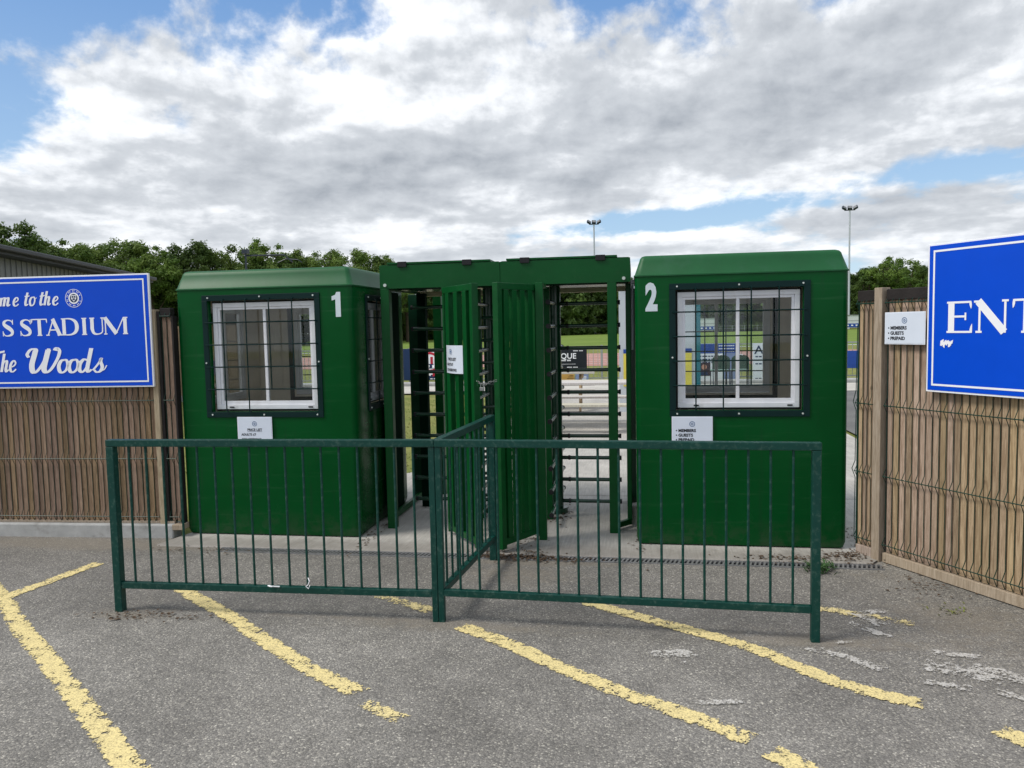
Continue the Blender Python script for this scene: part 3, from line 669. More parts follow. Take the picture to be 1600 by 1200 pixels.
    # fixed comb of short bars between the passages
    for i in range(9):
        z = .20 + i * .1925
        MB().tube([(xc - .045, .765, z), (xc - sgn * .30, .90, z)], .014, 8).build('comb_bar', 'dgreen', t, True, smooth=True)
    MB().box(xc - sgn * .30 - .025, xc - sgn * .30 + .025, .88, .93, .0121, zb).build('comb_post', 'dgreen', t, True)
    if sgn < 0: MB().box(-1.505, -1.462, .20, .300, zb - .035, zb).build('hinge_arm', 'green', t, True)
    leaf(t, *leafp, sg=sgn, n=3 if sgn < 0 else 4)
    return t
t1 = turnstile('left full height green turnstile next to booth 1', -2.038, -1.050, -1.275, -1, -2.000, ((-1.482, .185), (-1.132, -.295)), .705)
t2 = turnstile('right full height green turnstile next to booth 2', -1.047, -.032, -.685, 1, -.174, ((-.748, .115), (-.985, -.30)), .560)
MB().box(-2.110, -2.098, .60, .98, .06, 1.98).build('side_panel', 'shade', t1, True)  # added dark panel, not a turnstile part: hides the bright booth side wall
# rear guide posts of the left turnstile
MB().box(-1.950, -1.870, 1.62, 1.70, .0121, 1.98).build('rear_post', 'green', t1, True)
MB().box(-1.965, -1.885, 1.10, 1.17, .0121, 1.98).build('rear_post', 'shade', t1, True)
# price list on the gate leaf, curling at its right edge
d = Vector((.371, -.5, 0)).normalized()
pl = thing('notice_sheet', 'curling white price list sheet fixed to the left turnstile gate bars', 'notice', (-1.417, .088, 1.315), math.atan2(d.y, d.x))
b = MB(); n = 12; Wd = .288; prev = None
for i in range(n + 1):
    u = i / n; xx = u * Wd - (.012 * max(0, u - .7) / .3); yy = -.030 - .020 * math.sin(u * 3.14) + (.05 * max(0, u - .72))
    cur = (xx, yy)
    if prev: b.quad((prev[0], prev[1], 0), (cur[0], cur[1], 0), (cur[0], cur[1], .212), (prev[0], prev[1], .212))
    prev = cur
pp = b.build('paper', 'paper', pl, smooth=True)
def onpaper(s, size, x, z, bold=0, al='CENTER'):
    o = text_obj('printed_line', s, size, 'ink', pl, x, 0, z, bold=bold, align=al)
    for v in o.data.vertices:
        u = v.co.x / Wd; v.co.y = -.0335 - .020 * math.sin(u * 3.14) + (.05 * max(0, u - .72))
onpaper('PRICE LIST', .030, Wd * .5, .098, .0008); onpaper('ADULTS £7', .027, .035, .060, .0008, 'LEFT'); onpaper('CONCESSIONS', .027, .035, .018, .0008, 'LEFT')
b = MB().disc(Wd * .47, -.0555, .165, .020, 24, r0=.0155).disc(Wd * .47, -.0557, .165, .009, 6); b.build('crest_ring', 'inkb', pl)
# padlock and chain
ch = thing('padlocked_chain', 'steel chain and padlock joining the two open gate leaves', 'padlock', (-1.12, -.315, 1.22))
pts = [(-1.128, -.325, 1.275), (-1.10, -.355, 1.262), (-1.075, -.36, 1.25), (-1.05, -.36, 1.255), (-1.02, -.35, 1.268), (-.985, -.325, 1.275)]
for i in range(len(pts) - 1):
    p, q = Vector(pts[i]), Vector(pts[i + 1]); 
    for j in range(2):
        a = p.lerp(q, j / 2); c = p.lerp(q, (j + 1) / 2 + .1); o_ = Vector((0, 0, .006)) if j else Vector((0, .006, 0))
        MB().tube([a + o_, c + o_, c - o_, a - o_, a + o_], .0022, 6, caps=False).build('chain_link', 'chrome', ch, True)
MB().box(-1.098, -1.066, -.372, -.354, 1.205, 1.232).build('padlock_body', 'chrome', ch, True, bevel=.004)
MB().tube([(-1.090, -.362, 1.23), (-1.090, -.362, 1.25), (-1.078, -.362, 1.262), (-1.067, -.362, 1.25), (-1.067, -.362, 1.23)], .0035, 8).build('shackle', 'chrome', ch, True, smooth=True)
MB().tube([(-1.13, -.33, 1.285), (-1.115, -.35, 1.295), (-1.115, -.36, 1.24)], .003, 6).build('hasp', 'green', ch, True)

# ------------------------------------------------------------ pedestrian guard rail
def guard(name, label, p0, p1, rz_top=1.039, z_bot=.142, nb=17, ends=(True, True), pws=(.048, .034)):
    pa, pb = pws; pw = .034
    p0 = Vector((*p0, 0)); p1 = Vector((*p1, 0)); d = p1 - p0; L = d.length; a = math.atan2(d.y, d.x)
    t = thing(name, label, 'barrier', p0, a)
    if ends[0]: MB().box(-pa / 2, pa / 2, -pa / 2, pa / 2, -.05, rz_top - .042).build('post', 'rail', t, bevel=.004)
    if ends[1]: MB().box(L - pb / 2, L + pb / 2, -pb / 2, pb / 2, -.05, rz_top - .042).build('post', 'rail', t, bevel=.004)
    MB().box(-pa / 2 - .001, L + pb / 2 + .001, -.023, .023, rz_top - .041, rz_top).build('top_rail', 'rail', t, bevel=.004)
    MB().box(pa / 2, L - pb / 2, -.018, .018, z_bot, z_bot + .038).build('bottom_rail', 'rail', t, bevel=.003)
    me = None
    for i in range(nb):
        x = L * (i + 1) / (nb + 1)
        if me is None: o = MB().tube([(0, 0, z_bot + .038), (0, 0, rz_top - .041)], .0070, 10).build('bar', 'rail', t, smooth=True); me = o.data; o.location = (x, 0, 0)
        else: inst('bar', me, t, (x, 0, 0))
    return t
G = 'guard rail panels in front of the turnstiles'
ga = guard('guard_rail', 'left half of the front green guard rail, before booth 1', (-3.072, -1.642), (-1.1275, -1.606)); ga['group'] = G
gb = guard('guard_rail', 'right half of the front green guard rail, before booth 2', (-1.0910, -1.604), (.906, -1.667), z_bot=.150, pws=(.034, .044)); gb['group'] = G
gc = guard('guard_rail', 'short green guard rail running back to the turnstile gates', (-1.100, -1.575), (-1.010, -.425), nb=10, ends=(False, True), pws=(.034, .05)); gc['group'] = G
# bits of white tape left on the left panel
tp = thing('tape_scrap', 'torn white tape scraps tied low on the left front guard rail', 'tape', (-2.15, -1.64, .17))
b = MB()
for i in range(5): b.tube([(-2.108 + random.uniform(-.008, .008), -1.655, .19), (-2.095 + random.uniform(-.02, .02), -1.662, .187)], .004, 5)
b.box(-2.095, -2.045, -1.650, -1.643, .181, .186); b.build('tape', 'signw', tp, True)
MB().tube([(-1.875, -1.632, .235), (-1.860, -1.650, .222), (-1.868, -1.655, .20), (-1.885, -1.645, .19), (-1.868, -1.650, .178), (-1.862, -1.640, .195)], .0028, 6, caps=False).build('tape_knot', 'signw', tp, True)

# ------------------------------------------------------------ timber fences behind weldmesh
def kinkwire(b, x, z0, z1, hz, r=.0026):
    pts = [(x, .004, z0)]
    for h in sorted(hz):
        pts += [(x, .002, h - .052), (x, -.013, h - .022), (x, -.026, h), (x, -.013, h + .022), (x, .002, h + .052)]
    pts.append((x, .004, z1)); b.tube(pts, r, 4, caps=False)
def panel(t, x0, x1, zb, zt, sm, hz, slat_me, cap=True, pitch=.0495):
    n = max(1, round((x1 - x0) / pitch)); p = (x1 - x0) / n
    for i in range(n):
        o = inst('slat', slat_me, t, (x0 + p * (i + .5), .018 + random.uniform(-.0025, .0025), zb), (0, random.uniform(-.0015, .0015), 0), (p / .0495 * random.uniform(.93, .985), 1, (zt - zb) / 1.7))
    b = MB()
    for i in range(n + 1): kinkwire(b, x0 + p * i, zb + .01, zt, hz)
    b.build('mesh_upright', 'wire', t, kind='stuff', smooth=True)
    for h in hz: MB().tube([(x0, -.029, h), (x1, -.029, h)], .0038, 6).build('mesh_wire', 'wire', t, smooth=True)
    if cap: MB().box(x0 - .004, x1 + .004, -.012, .050, zt - .018, zt + .055).build('cap', 'cap', t, bevel=.004)
def slatmesh(m):
    b = MB(); h = .0231; b.v = []; 
    prof = [(-h, .022), (-h, .003), (-h + .003, 0), (h - .003, 0), (h, .003), (h, .022)]
    n = len(prof)
    for z in (0, 1.7): b.v += [(x, y - .010, z) for x, y in prof]
    for i in range(n): b.f.append((i, (i + 1) % n, n + (i + 1) % n, n + i))
    b.f.append(tuple(range(n))); b.f.append(tuple(reversed(range(n, 2 * n))))
    o = b.build('slat', m); me = o.data; bpy.data.objects.remove(o); return me
sm_r, sm_l = slatmesh('slat'), slatmesh('slatd')
# right
ra = math.atan2(-1.048, .631)
fr = thing('timber_fence', 'pale brown vertical slat fence behind green mesh, right of booth 2', 'fence', (1.532, -.030, 0), ra)
HZ = (1.765, 1.078, .598, .130)
panel(fr, .018, .172, .075, 1.80, 'slat', HZ, sm_r, True, .0385)
MB().box(.174, .238, -.030, .045, -.02, 1.868).build('post', 'timber', fr, bevel=.003)
MB().box(.008, .016, .005, .03, .0, 1.80).build('edge_post', 'wire', fr)
panel(fr, .262, 3.40, .075, 1.80, 'slat', HZ, sm_r, True)
MB().box(.020, .172, -.010, .035, .010, .072).build('gravel_board', 'timber', fr, bevel=.003)
MB().box(.255, 3.40, -.014, .035, .006, .070).build('gravel_board', 'timber', fr, bevel=.003)
MB().box(.241, .254, .022, .04, .0, 1.80).build('edge_post', 'cap', fr)
# loose bowed mesh wires at the end beside the booth
b = MB(); bw = [(-.012, .02, 1.62), (-.016, .02, 1.35), (-.020, .02, 1.16), (-.045, .02, 1.08), (-.018, .02, 1.02), (-.022, .02, .66), (-.05, .02, .60), (-.020, .02, .54), (-.024, .02, .12)]
b.tube(bw, .003, 5); b.tube([(p[0] + .012, p[1], p[2]) for p in bw[:3]] + [(-.006, .02, .1)], .003, 5); b.build('loose_wire', 'wire', fr)
# left
la = math.atan2(.066, 1.52)
fl = thing('timber_fence', 'darker brown vertical slat fence on a concrete kerb, left of booth 1', 'fence', (-6.60, -.163, 0), la)
HZl = (1.800, 1.124, .648, .169)
panel(fl, .0, 2.752, .130, 1.81, 'slatd', HZl, sm_l, True)
MB().box(2.755, 2.800, -.025, .05, -.02, 1.855).build('post', 'timber', fl, bevel=.003)
MB().box(2.806, 2.828, -.005, .06, -.02, 1.84).build('edge_post', 'cap', fl)
panel(fl, 2.842, 2.925, .130, 1.81, 'slatd', (1.800, 1.124, .648, .169), sm_l, True, .042)
MB().box(2.930, 2.944, -.01, .06, .06, 1.80).build('edge_post', 'cap', fl)
MB().box(2.875, 2.965, -.06, .06, .068, .110).build('end_block', 'timber', fl, bevel=.003)
MB().box(.0, 2.87, -.010, .04, .112, .128).build('base_rail', 'timber', fl)
kb = MB().box(.0, 2.88, -.055, .08, -.03, .110).build('concrete_kerb', 'kerbc', fl, bevel=.012)
# distant fence seen past the left booth
ff = thing('timber_fence', 'far pale slat fence glimpsed between the left fence and booth 1', 'fence', (-12.4, 12.0, 0))
me = sm_r
b = MB()
for i in range(72): b.box(i * .06, i * .06 + .046, 0, .02, .12, 1.86)
b.build('slat', 'slat', ff, kind='stuff'); MB().box(0, 4.36, -.03, .05, -.03, .12).build('concrete_kerb', 'kerbc', ff); MB().box(0, 4.32, .021, .045, 1.5, 1.56).build('rail', 'timber', ff)

# ------------------------------------------------------------ signs and hand-drawn lettering
def cr(pts, k=6):
    if len(pts) < 3: return pts
    P = [pts[0]] + list(pts) + [pts[-1]]; out = []
    for i in range(1, len(P) - 2):
        for j in range(k):
            t = j / k; q = []
            for c in range(len(pts[0])):
                a, b_, c_, d_ = P[i - 1][c], P[i][c], P[i + 1][c], P[i + 2][c]
                q.append(.5 * ((2 * b_) + (-a + c_) * t + (2 * a - 5 * b_ + 4 * c_ - d_) * t * t + (-a + 3 * b_ - 3 * c_ + d_) * t ** 3))
            out.append(tuple(q))
    out.append(pts[-1]); return out
class Pen:
    def __init__(s, x, z, h, y, slant=0., sx=1.): s.x, s.z, s.h, s.y, s.sl, s.sx, s.b, s.k = x, z, h, y, slant, sx, MB(), 0; s.ww = 1.
    def P(s, u, v): return (s.x + (u * s.sx + v * s.sl) * s.h, s.y - s.k * .00012, s.z + v * s.h)
    def rib(s, pts, smooth=True):
        if smooth: pts = cr(pts)
        s.k += 1; n = len(pts); A = []
        for i in range(n):
            a = pts[max(i - 1, 0)]; c = pts[min(i + 1, n - 1)]; dx, dy = c[0] - a[0], c[1] - a[1]; L = math.hypot(dx, dy) or 1; nx, ny = -dy / L, dx / L; w_ = pts[i][2] / 2 * s.ww
            A.append((s.P(pts[i][0] + nx * w_, pts[i][1] + ny * w_), s.P(pts[i][0] - nx * w_, pts[i][1] - ny * w_)))
        for p, q in zip(A, A[1:]): s.b.quad(p[0], p[1], q[1], q[0])
    def line(s, x0, y0, x1, y1, w_): s.rib([(x0, y0, w_), (x1, y1, w_)], False)
    def hb(s, x0, x1, y, t=.05): s.line(x0, y, x1, y, t)
    def brush(s, pts, hi=.25, lo=.09):
        p = cr([(a, b_, 0) for a, b_ in pts], 7); q = []
        for i in range(len(p)):
            a = p[max(i - 1, 0)]; c = p[min(i + 1, len(p) - 1)]; dx, dy = c[0] - a[0], c[1] - a[1]; L = math.hypot(dx, dy) or 1
            dn = -dy / L   # down strokes are heavy
            w_ = lo + (hi - lo) * (max(0, dn) ** 1.2 if dn > 0 else .35 * abs(dn)); q.append((p[i][0], p[i][1], w_))
        s.rib(q, False)
T_, t_ = .17, .052
def serif(pn, ch, W):
    st = lambda x, w_=T_, y0=.0, y1=1.: pn.line(x, y0, x, y1, w_)
    sf = lambda x, y, w_=T_: pn.hb(x - w_ / 2 - .075, x + w_ / 2 + .075, y)
    if ch == 'E': st(.19); pn.hb(.03, W - .05, .974); pn.hb(.03, W - .03, .026); pn.hb(.19, W - .22, .52); pn.rib([(W - .06, 1., .05), (W - .045, .88, .06), (W - .03, .76, .01)]); pn.rib([(W - .03, 0, .07), (W - .02, .14, .06), (W + .01, .28, .01)]); pn.line(W - .22, .40, W - .22, .64, .045)
    elif ch == 'N': st(.15, .055); st(W - .15, .055); pn.rib([(.10, .99, .19), (W - .17, .02, .19)], False); sf(.13, .026, .06); sf(.08, .974, .10); sf(W - .15, .974, .06)
    elif ch == 'T': st(W / 2); sf(W / 2, .026); pn.hb(.04, W - .04, .974); pn.rib([(.06, 1., .05), (.05, .86, .06), (.03, .74, .01)]); pn.rib([(W - .06, 1., .05), (W - .05, .86, .06), (W - .03, .74, .01)])
    elif ch == 'I': st(W / 2); sf(W / 2, .026); sf(W / 2, .974)
    elif ch == 'A': pn.line(.17, .0, W / 2 - .01, .99, .06); pn.line(W / 2 - .06, .99, W - .19, .0, .18); pn.hb(.26, W - .30, .33, .055); sf(.16, .026, .08); sf(W - .20, .026, .16)
    elif ch == 'D': st(.20); pn.hb(.03, .25, .974); pn.hb(.03, .25, .026); pn.rib([(.20, .974, .05), (W * .55, .965, .07), (W * .82, .80, .15), (W - .11, .5, .19), (W * .82, .20, .15), (W * .55, .035, .07), (.20, .026, .05)])
    elif ch == 'R': st(.20); sf(.20, .026); pn.hb(.03, .25, .974); pn.rib([(.20, .974, .05), (W * .5, .97, .07), (W * .76, .76, .17), (W * .5, .52, .06), (.20, .50, .05)]); pn.rib([(W * .45, .52, .12), (W * .66, .3, .18), (W * .86, .03, .16)])
    elif ch == 'C': pn.rib([(W - .08, .72, .02), (W - .12, .84, .06), (W * .55, .97, .06), (W * .24, .82, .14), (.13, .5, .20), (W * .24, .18, .14), (W * .55, .03, .06), (W - .16, .12, .055), (W - .05, .30, .03)]); pn.line(W - .08, .70, W - .08, .99, .045)
    elif ch == 'U': pn.rib([(.20, .99, .17), (.20, .6, .17), (.20, .32, .17), (.30, .09, .12), (W * .52, .03, .06), (W - .22, .12, .055), (W - .17, .36, .055), (W - .17, .7, .055), (W - .17, .99, .055)]); sf(.20, .974); sf(W - .17, .974, .06)
    elif ch == 'M': st(.16, .055); pn.line(.14, .99, W / 2 + .02, .03, .19); pn.line(W / 2 - .0, .03, W - .30, .99, .055); st(W - .22, .17); sf(.16, .026, .06); sf(W - .22, .026); sf(.12, .974, .10); sf(W - .19, .974, .14)
    elif ch == 'S': pn.rib([(W - .10, .80, .05), (W * .74, .93, .05), (W * .47, .965, .06), (W * .22, .86, .13), (W * .22, .70, .16), (W * .42, .57, .19), (W * .66, .44, .19), (W * .82, .28, .16), (W * .76, .11, .12), (W * .48, .032, .06), (W * .24, .06, .05), (.09, .22, .05)]); pn.line(W - .10, .70, W - .09, .99, .045); pn.line(.08, .01, .08, .31, .045)
def word(parent, name, spec, z, h, y, m='signw'):
    for ch, x0, x1 in spec:
        pn = Pen(x0, z, h, y); pn.ww = 1.3; serif(pn, ch, (x1 - x0) / h); pn.b.build('letter', m, parent)
def script(parent, ch, x, z, h, sx=1., y=-.0275, m='signw'):
    pn = Pen(x, z, h, y, .22, sx)
    B = pn.brush
    if ch == 'o': B([(.42, .93), (.20, .86), (.10, .50), (.22, .10), (.42, .03), (.60, .22), (.64, .58), (.54, .90), (.38, .94)], .24, .13); B([(.56, .88), (.68, .80), (.82, .86)], .1, .08)
    elif ch == 'm':
        B([(.10, .95), (.10, .5), (.09, .02)]); B([(.10, .45), (.22, .85), (.40, .95), (.46, .75), (.44, .02)]); B([(.45, .45), (.57, .85), (.76, .95), (.82, .75), (.80, .20), (.90, .05), (1.06, .22)])
    elif ch == 'e': B([(.18, .42), (.42, .52), (.54, .74), (.40, .94), (.20, .82), (.10, .46), (.20, .10), (.42, .03), (.66, .24)], .24, .10)
    elif ch == 't': B([(.24, 1.45), (.20, 1.0), (.16, .35), (.26, .05), (.48, .20)]); B([(-.02, 1.04), (.25, 1.02), (.50, 1.10)], .12, .12)
    elif ch == 'h': B([(.14, 1.55), (.12, 1.0), (.10, .02)]); B([(.11, .45), (.24, .85), (.42, .95), (.48, .75), (.46, .22), (.56, .04), (.72, .22)])
    elif ch == 'l': B([(.12, .5), (.36, 1.4), (.26, 1.85), (.14, 1.5), (.12, .5), (.24, .05), (.46, .2)])
    elif ch == 'c': B([(.52, .78), (.40, .95), (.18, .80), (.10, .46), (.20, .10), (.42, .03), (.62, .22)], .24, .10)
    elif ch == 'd': B([(.50, .90), (.30, .94), (.12, .62), (.14, .20), (.32, .03), (.50, .26), (.58, .6)], .24, .11); B([(.66, 1.75), (.62, 1.0), (.60, .25), (.70, .04), (.86, .22)])
    elif ch == 's': B([(.10, .15), (.38, .62), (.52, 1.02), (.50, .78), (.66, .38), (.56, .08), (.34, .02), (.20, .16)], .22, .10); B([(.58, .1), (.8, .2), (.92, .5)], .08, .07)
    elif ch == 'T': B([(.46, 1.70), (.42, 1.0), (.30, .15), (.10, .05), (-.02, .25)], .28); B([(.0, 1.50), (.12, 1.72), (.5, 1.66), (1.0, 1.74)], .17, .17)
    elif ch == 'W':
        B([(.10, 1.15), (.00, 1.38), (.14, 1.72), (.36, 1.72), (.36, 1.35), (.30, .6), (.42, .06), (.62, .18), (.86, .8), (1.02, 1.78)], .27, .11)
        B([(1.00, 1.70), (.94, .9), (.92, .30), (1.06, .04), (1.28, .30), (1.50, 1.0), (1.56, 1.55), (1.42, 1.80), (1.34, 1.62)], .27, .11)
    pn.b.build('letter', m, parent)
def signboard(label, loc, rz, w_, h):
    t = thing('sign_board', label, 'sign', loc, rz)
    MB().box(0, w_, -.022, -.002, 0, h).build('backing', 'signw', t, bevel=.002)
    MB().box(.012, w_ - .012, -.0245, -.0222, .012, h - .012).build('face', 'blue', t)
    e = .040; f = .052; b = MB(); y = -.0262
    for a, c, z0, z1 in ((e, w_ - e, e, f), (e, w_ - e, h - f, h - e), (e, f, f, h - f), (w_ - f, w_ - e, f, h - f)): b.quad((a, y, z0), (c, y, z0), (c, y, z1), (a, y, z1))
    b.build('border_line', 'signw', t)
    for bx in (w_ * .25, w_ * .75): MB().box(bx - .02, bx + .02, -.0018, .03, h * .3, h * .36).build('fixing', 'chrome', t)
    return t
# right: ENTRANCE
rx = lambda s: (1.532 + .516 * s - .858 * 0.0, -.030 - .857 * s)
ox, oy = rx(.603)
nrm = Vector((-.857, -.516, 0))
s2 = signboard('large blue entrance sign with a white border on the right fence', (ox + nrm.x * .028, oy + nrm.y * .028, 1.199), ra, 1.85, .912)
word(s2, 'w', [('E', .134, .304), ('N', .324, .534), ('T', .545, .715), ('R', .735, .920), ('A', .925, 1.12), ('N', 1.125, 1.335), ('C', 1.355, 1.53), ('E', 1.545, 1.715)], 1.566 - 1.199, .186, -.0264)
b = MB(); random.seed(5)
for i in range(9):
    a = .098 + i * .009; zz_ = .300 + random.uniform(-.008, .008); b.quad((a, -.0268 - i * .0001, zz_ - random.uniform(0, .018)), (a + .012, -.0268 - i * .0001, zz_ - random.uniform(0, .02)), (a + .016, -.0268 - i * .0001, zz_ + .022), (a + .002, -.0268 - i * .0001, zz_ + .016))
b.build('torn_patch', 'signw', s2)
q = rx(.268)
notice('notice_sheet', 'white members, guests and prepaid sheet on the right timber fence', (q[0] + nrm.x * .030, q[1] + nrm.y * .030, 1.491), ra, .310, .21, mem(.21))
# left: Welcome to the ... STADIUM The Woods
X0 = -6.02; ly = -.163 + (X0 + 6.60) * .0434
s1 = signboard('large blue welcome sign with crest and script lettering on the left fence', (X0, ly - .030, 1.237), la, (6.02 - 3.819) * 1.001, .906)
LX = lambda X_: X_ - X0
word(s1, 'w', [('S', LX(-5.112), LX(-5.000)), ('S', LX(-4.955), LX(-4.843)), ('T', LX(-4.850), LX(-4.706)), ('A', LX(-4.728), LX(-4.575)), ('D', LX(-4.590), LX(-4.435)), ('I', LX(-4.438), LX(-4.335)), ('U', LX(-4.345), LX(-4.206)), ('M', LX(-4.225), LX(-4.004))], 1.664 - 1.237, .136, -.0264)
pn = Pen(LX(-5.163), 1.664 - 1.237, .136, -.0264); pn.rib([(.08, .98, .10), (.14, .90, .13), (.14, .80, .09), (.07, .68, .02)]); pn.b.build('letter', 'signw', s1)
hs = .074
for ch, X_ in (('W', -5.60), ('e', -5.478), ('l', -5.430), ('c', -5.395), ('o', -5.175 - .175), ('m', -5.295), ('e', -5.215)): pass
sc = [('W', -5.395 - .16, 1.), ('e', -5.430, 1.), ('l', -5.386, 1.), ('c', -5.352, 1.), ('o', -5.304, 1.)]
for ch, X_, sx in (('W', -5.490, 1.1), ('e', -5.352, 1.), ('l', -5.300, 1.), ('c', -5.255, 1.), ('o', -5.185, 1.0), ('m', -5.120, 1.20), ('e', -5.005, 1.1), ('t', -4.905, 1.1), ('o', -4.862, 1.05), ('t', -4.772, 1.1), ('h', -4.728, 1.1), ('e', -4.657, 1.1)):
    script(s1, ch, LX(X_), 1.908 - 1.237, hs, sx)
for ch, X_, sx in (('T', -5.235, 1.), ('h', -5.150, 1.), ('e', -5.078, 1.)): script(s1, ch, LX(X_), 1.372 - 1.237, .098, sx * 1.0)
for ch, X_, sx in (('W', -4.935, 1.62), ('o', -4.655, 1.25), ('o', -4.565, 1.25), ('d', -4.475, 1.30), ('s', -4.352, 1.25)): script(s1, ch, LX(X_), 1.360 - 1.237, .112, sx)
cx, cz = LX(-4.463), 1.960 - 1.237
MB().disc(cx, -.0264, cz, .074, 40, r0=.070).build('crest_outline', 'signw', s1)
MB().disc(cx, -.0266, cz, .046, 36, r0=.034).build('crest_ring', 'signw', s1)
MB().disc(cx, -.0264, cz, .034, 30).build('crest_field', 'navy', s1)
b = MB(); y = -.0270
b.poly([(cx - .022, y, cz + .024), (cx - .022, y, cz - .004), (cx, y, cz - .028), (cx + .022, y, cz - .004), (cx + .022, y, cz + .024)]); b.build('crest_shield', 'signw', s1)
b = MB(); b.box(cx - .016, cx - .002, y - .001, y - .0003, cz + .004, cz + .018).box(cx + .003, cx + .016, y - .001, y - .0003, cz + .004, cz + .018).box(cx - .010, cx + .010, y - .001, y - .0003, cz - .014, cz - .001); b.build('crest_quarter', 'navy', s1)
for i in range(30):
    a = 2 * math.pi * i / 30
    if abs(math.sin(a / 2)) < .12: continue
    MB().poly([(cx + math.cos(a + u) * r_, -.0265, cz + math.sin(a + u) * r_) for u, r_ in ((-.05, .054), (.05, .054), (.05, .064), (-.05, .064))]).build('crest_lettering', 'signw', s1) if i % 3 else None

# ------------------------------------------------------------ ground litter: leaves, weeds, pebbles
random.seed(9)
def scatter(name, spots, m, lab, cat=None, s=(.008, .02), h=.012, z=.013):
    b = MB()
    for x, y, sx, sy, n in spots:
        for _ in range(n):
            px, py = random.gauss(x, sx), random.gauss(y, sy); a = random.uniform(0, 6.28); l = random.uniform(*s); w_ = l * random.uniform(.25, .6)
            dx, dy = math.cos(a) * l, math.sin(a) * l; ex, ey = -math.sin(a) * w_, math.cos(a) * w_; zb = (z if py > -.30 else .003) + random.uniform(0, h); t1_ = random.uniform(0, .008)
            b.quad((px - dx, py - dy, zb), (px + ex, py + ey, zb + t1_), (px + dx, py + dy, zb), (px - ex, py - ey, zb + t1_ * .5))
    o = b.build(name, m); tag(o, lab, cat, kind='stuff'); return o
scatter('leaf_litter', [(-1.02, -.36, .10, .05, 150), (-.80, -.36, .16, .05, 260), (-.55, -.40, .16, .03, 150), (-.68, .72, .06, .05, 60), (-.62, .9, .04, .2, 30), (1.15, -.27, .22, .04, 170), (1.45, -.15, .08, .05, 120), (-3.3, -.42, .2, .05, 50), (.05, .2, .03, .3, 60), (-2.1, .1, .04, .3, 60), (1.75, -.75, .10, .12, 60), (1.60, .2, .05, .3, 60), (-.9, .1, .12, .2, 90), (-3.0, -1.72, .15, .05, 40), (-2.7, -1.70, .12, .03, 40)], 'leafl', 'dry brown leaf litter swept against the slab edge', 'leaf litter')
scatter('loose_gravel', [(-.6, -1.0, .8, .4, 40), (.5, -2.2, 1.5, .6, 60), (-2.5, -2.0, 1.3, .5, 50), (1.2, -.8, .5, .3, 30), (-4.2, -.6, .8, .25, 60)], 'kerbc', 'small pale stones lying loose on the asphalt', 'gravel', s=(.002, .0055), h=.003)
def tuft(name, lab, x, y, z, n, h, m, spread=.05, lean=.6, cat='weed'):
    t = thing(name, lab, cat, (x, y, z)); b = MB()
    for _ in range(n):
        a = random.uniform(0, 6.28); l = h * random.uniform(.5, 1.1); bx, by = random.gauss(0, spread * .4), random.gauss(0, spread * .4); k = lean * l
        p = Vector((bx, by, 0)); q = p + Vector((math.cos(a) * k * .5, math.sin(a) * k * .5, l * .7)); e = p + Vector((math.cos(a) * k, math.sin(a) * k, l * .85)); s_ = Vector((-math.sin(a), math.cos(a), 0)) * .006
        b.quad(p - s_ * .4, p + s_ * .4, q + s_, q - s_); b.poly([q - s_, q + s_, e])
    b.build('blade', m, t, kind='stuff')
tuft('weed', 'small green weed growing from the drain before booth 2', 1.20, -.47, .004, 70, .06, 'weed', .13, 1.6)
tuft('grass_tuft', 'yellowing grass tuft in the asphalt near the right fence', 1.75, -1.17, .002, 34, .014, 'grass', .13, 1.5, 'grass')

# ------------------------------------------------------------ grass edge and view behind the turnstiles
random.seed(21)
b = MB()
for _ in range(5200):
    y = 2.6 + 9.5 * random.random() ** 1.6; x = random.uniform(-8.5, -2.35) if y < 12 else 0
    h = random.uniform(.012, .03); a = random.uniform(0, 6.28); s_ = .006
    b.poly([(x - s_, y, -.03), (x + s_, y, -.03), (x + math.cos(a) * .03, y + math.sin(a) * .03, h - .02)])
tag(b.build('grass_blades', 'grass'), 'rough dry grass beyond the left turnstile', 'grass', kind='stuff')

def railing(name, label, x0, x1, y, h=1.06):
    t = thing(name, label, 'railing', (x0, y, 0)); L = x1 - x0
    for z in (h, .10): MB().box(0, L, -.02, .02, z - .04, z).build('rail', 'railg', t)
    n = int(L / 2.0)
    for i in range(n + 1): MB().box(i * 2.0 - .03, i * 2.0 + .03, -.03, .03, -.03, h + .02).build('post', 'railg', t)
    b = MB(); k = int(L / .14)
    for i in range(k): b.box(i * .14 + .06, i * .14 + .074, -.007, .007, .10, h - .04)
    b.build('bar', 'railg', t, kind='stuff'); return t
railing('track_railing', 'pale railing with banners beside the running track', -17., 13., 17.7)
def banner(label, x0, x1, z0, z1, base, y=17.60):
    t = thing('banner', label, 'banner', (x0, y, z0)); MB().box(0, x1 - x0, -.01, .004, 0, z1 - z0).build('sheet', base, t); return t
nv = banner('navy advertising banner with a white and red round logo', -7.75, -5.0, .08, 1.06, 'navy')
c_ = 7.75 - 6.32
MB().disc(c_, -.014, .56, .40, 40).build('logo_disc', 'signw', nv)
b = MB().disc(c_, -.018, .56, .31, 36, r0=.24); b.box(c_ - .22, c_ - .12, -.018, -.0175, .42, .70).box(c_ + .02, c_ + .10, -.0182, -.0177, .42, .72).box(c_ + .2, c_ + .32, -.0184, -.0179, .52, .62); b.build('logo_mark', 'red', nv)
MB().box(c_ - .46, c_ + .46, -.0215, -.019, .36, .50).build('logo_band', 'navy', nv)
text_obj('lettering', 'Jon tly', .20, 'signw', nv, c_ - .42, -.023, .375, bold=.012, shear=.3, xs=1.5)
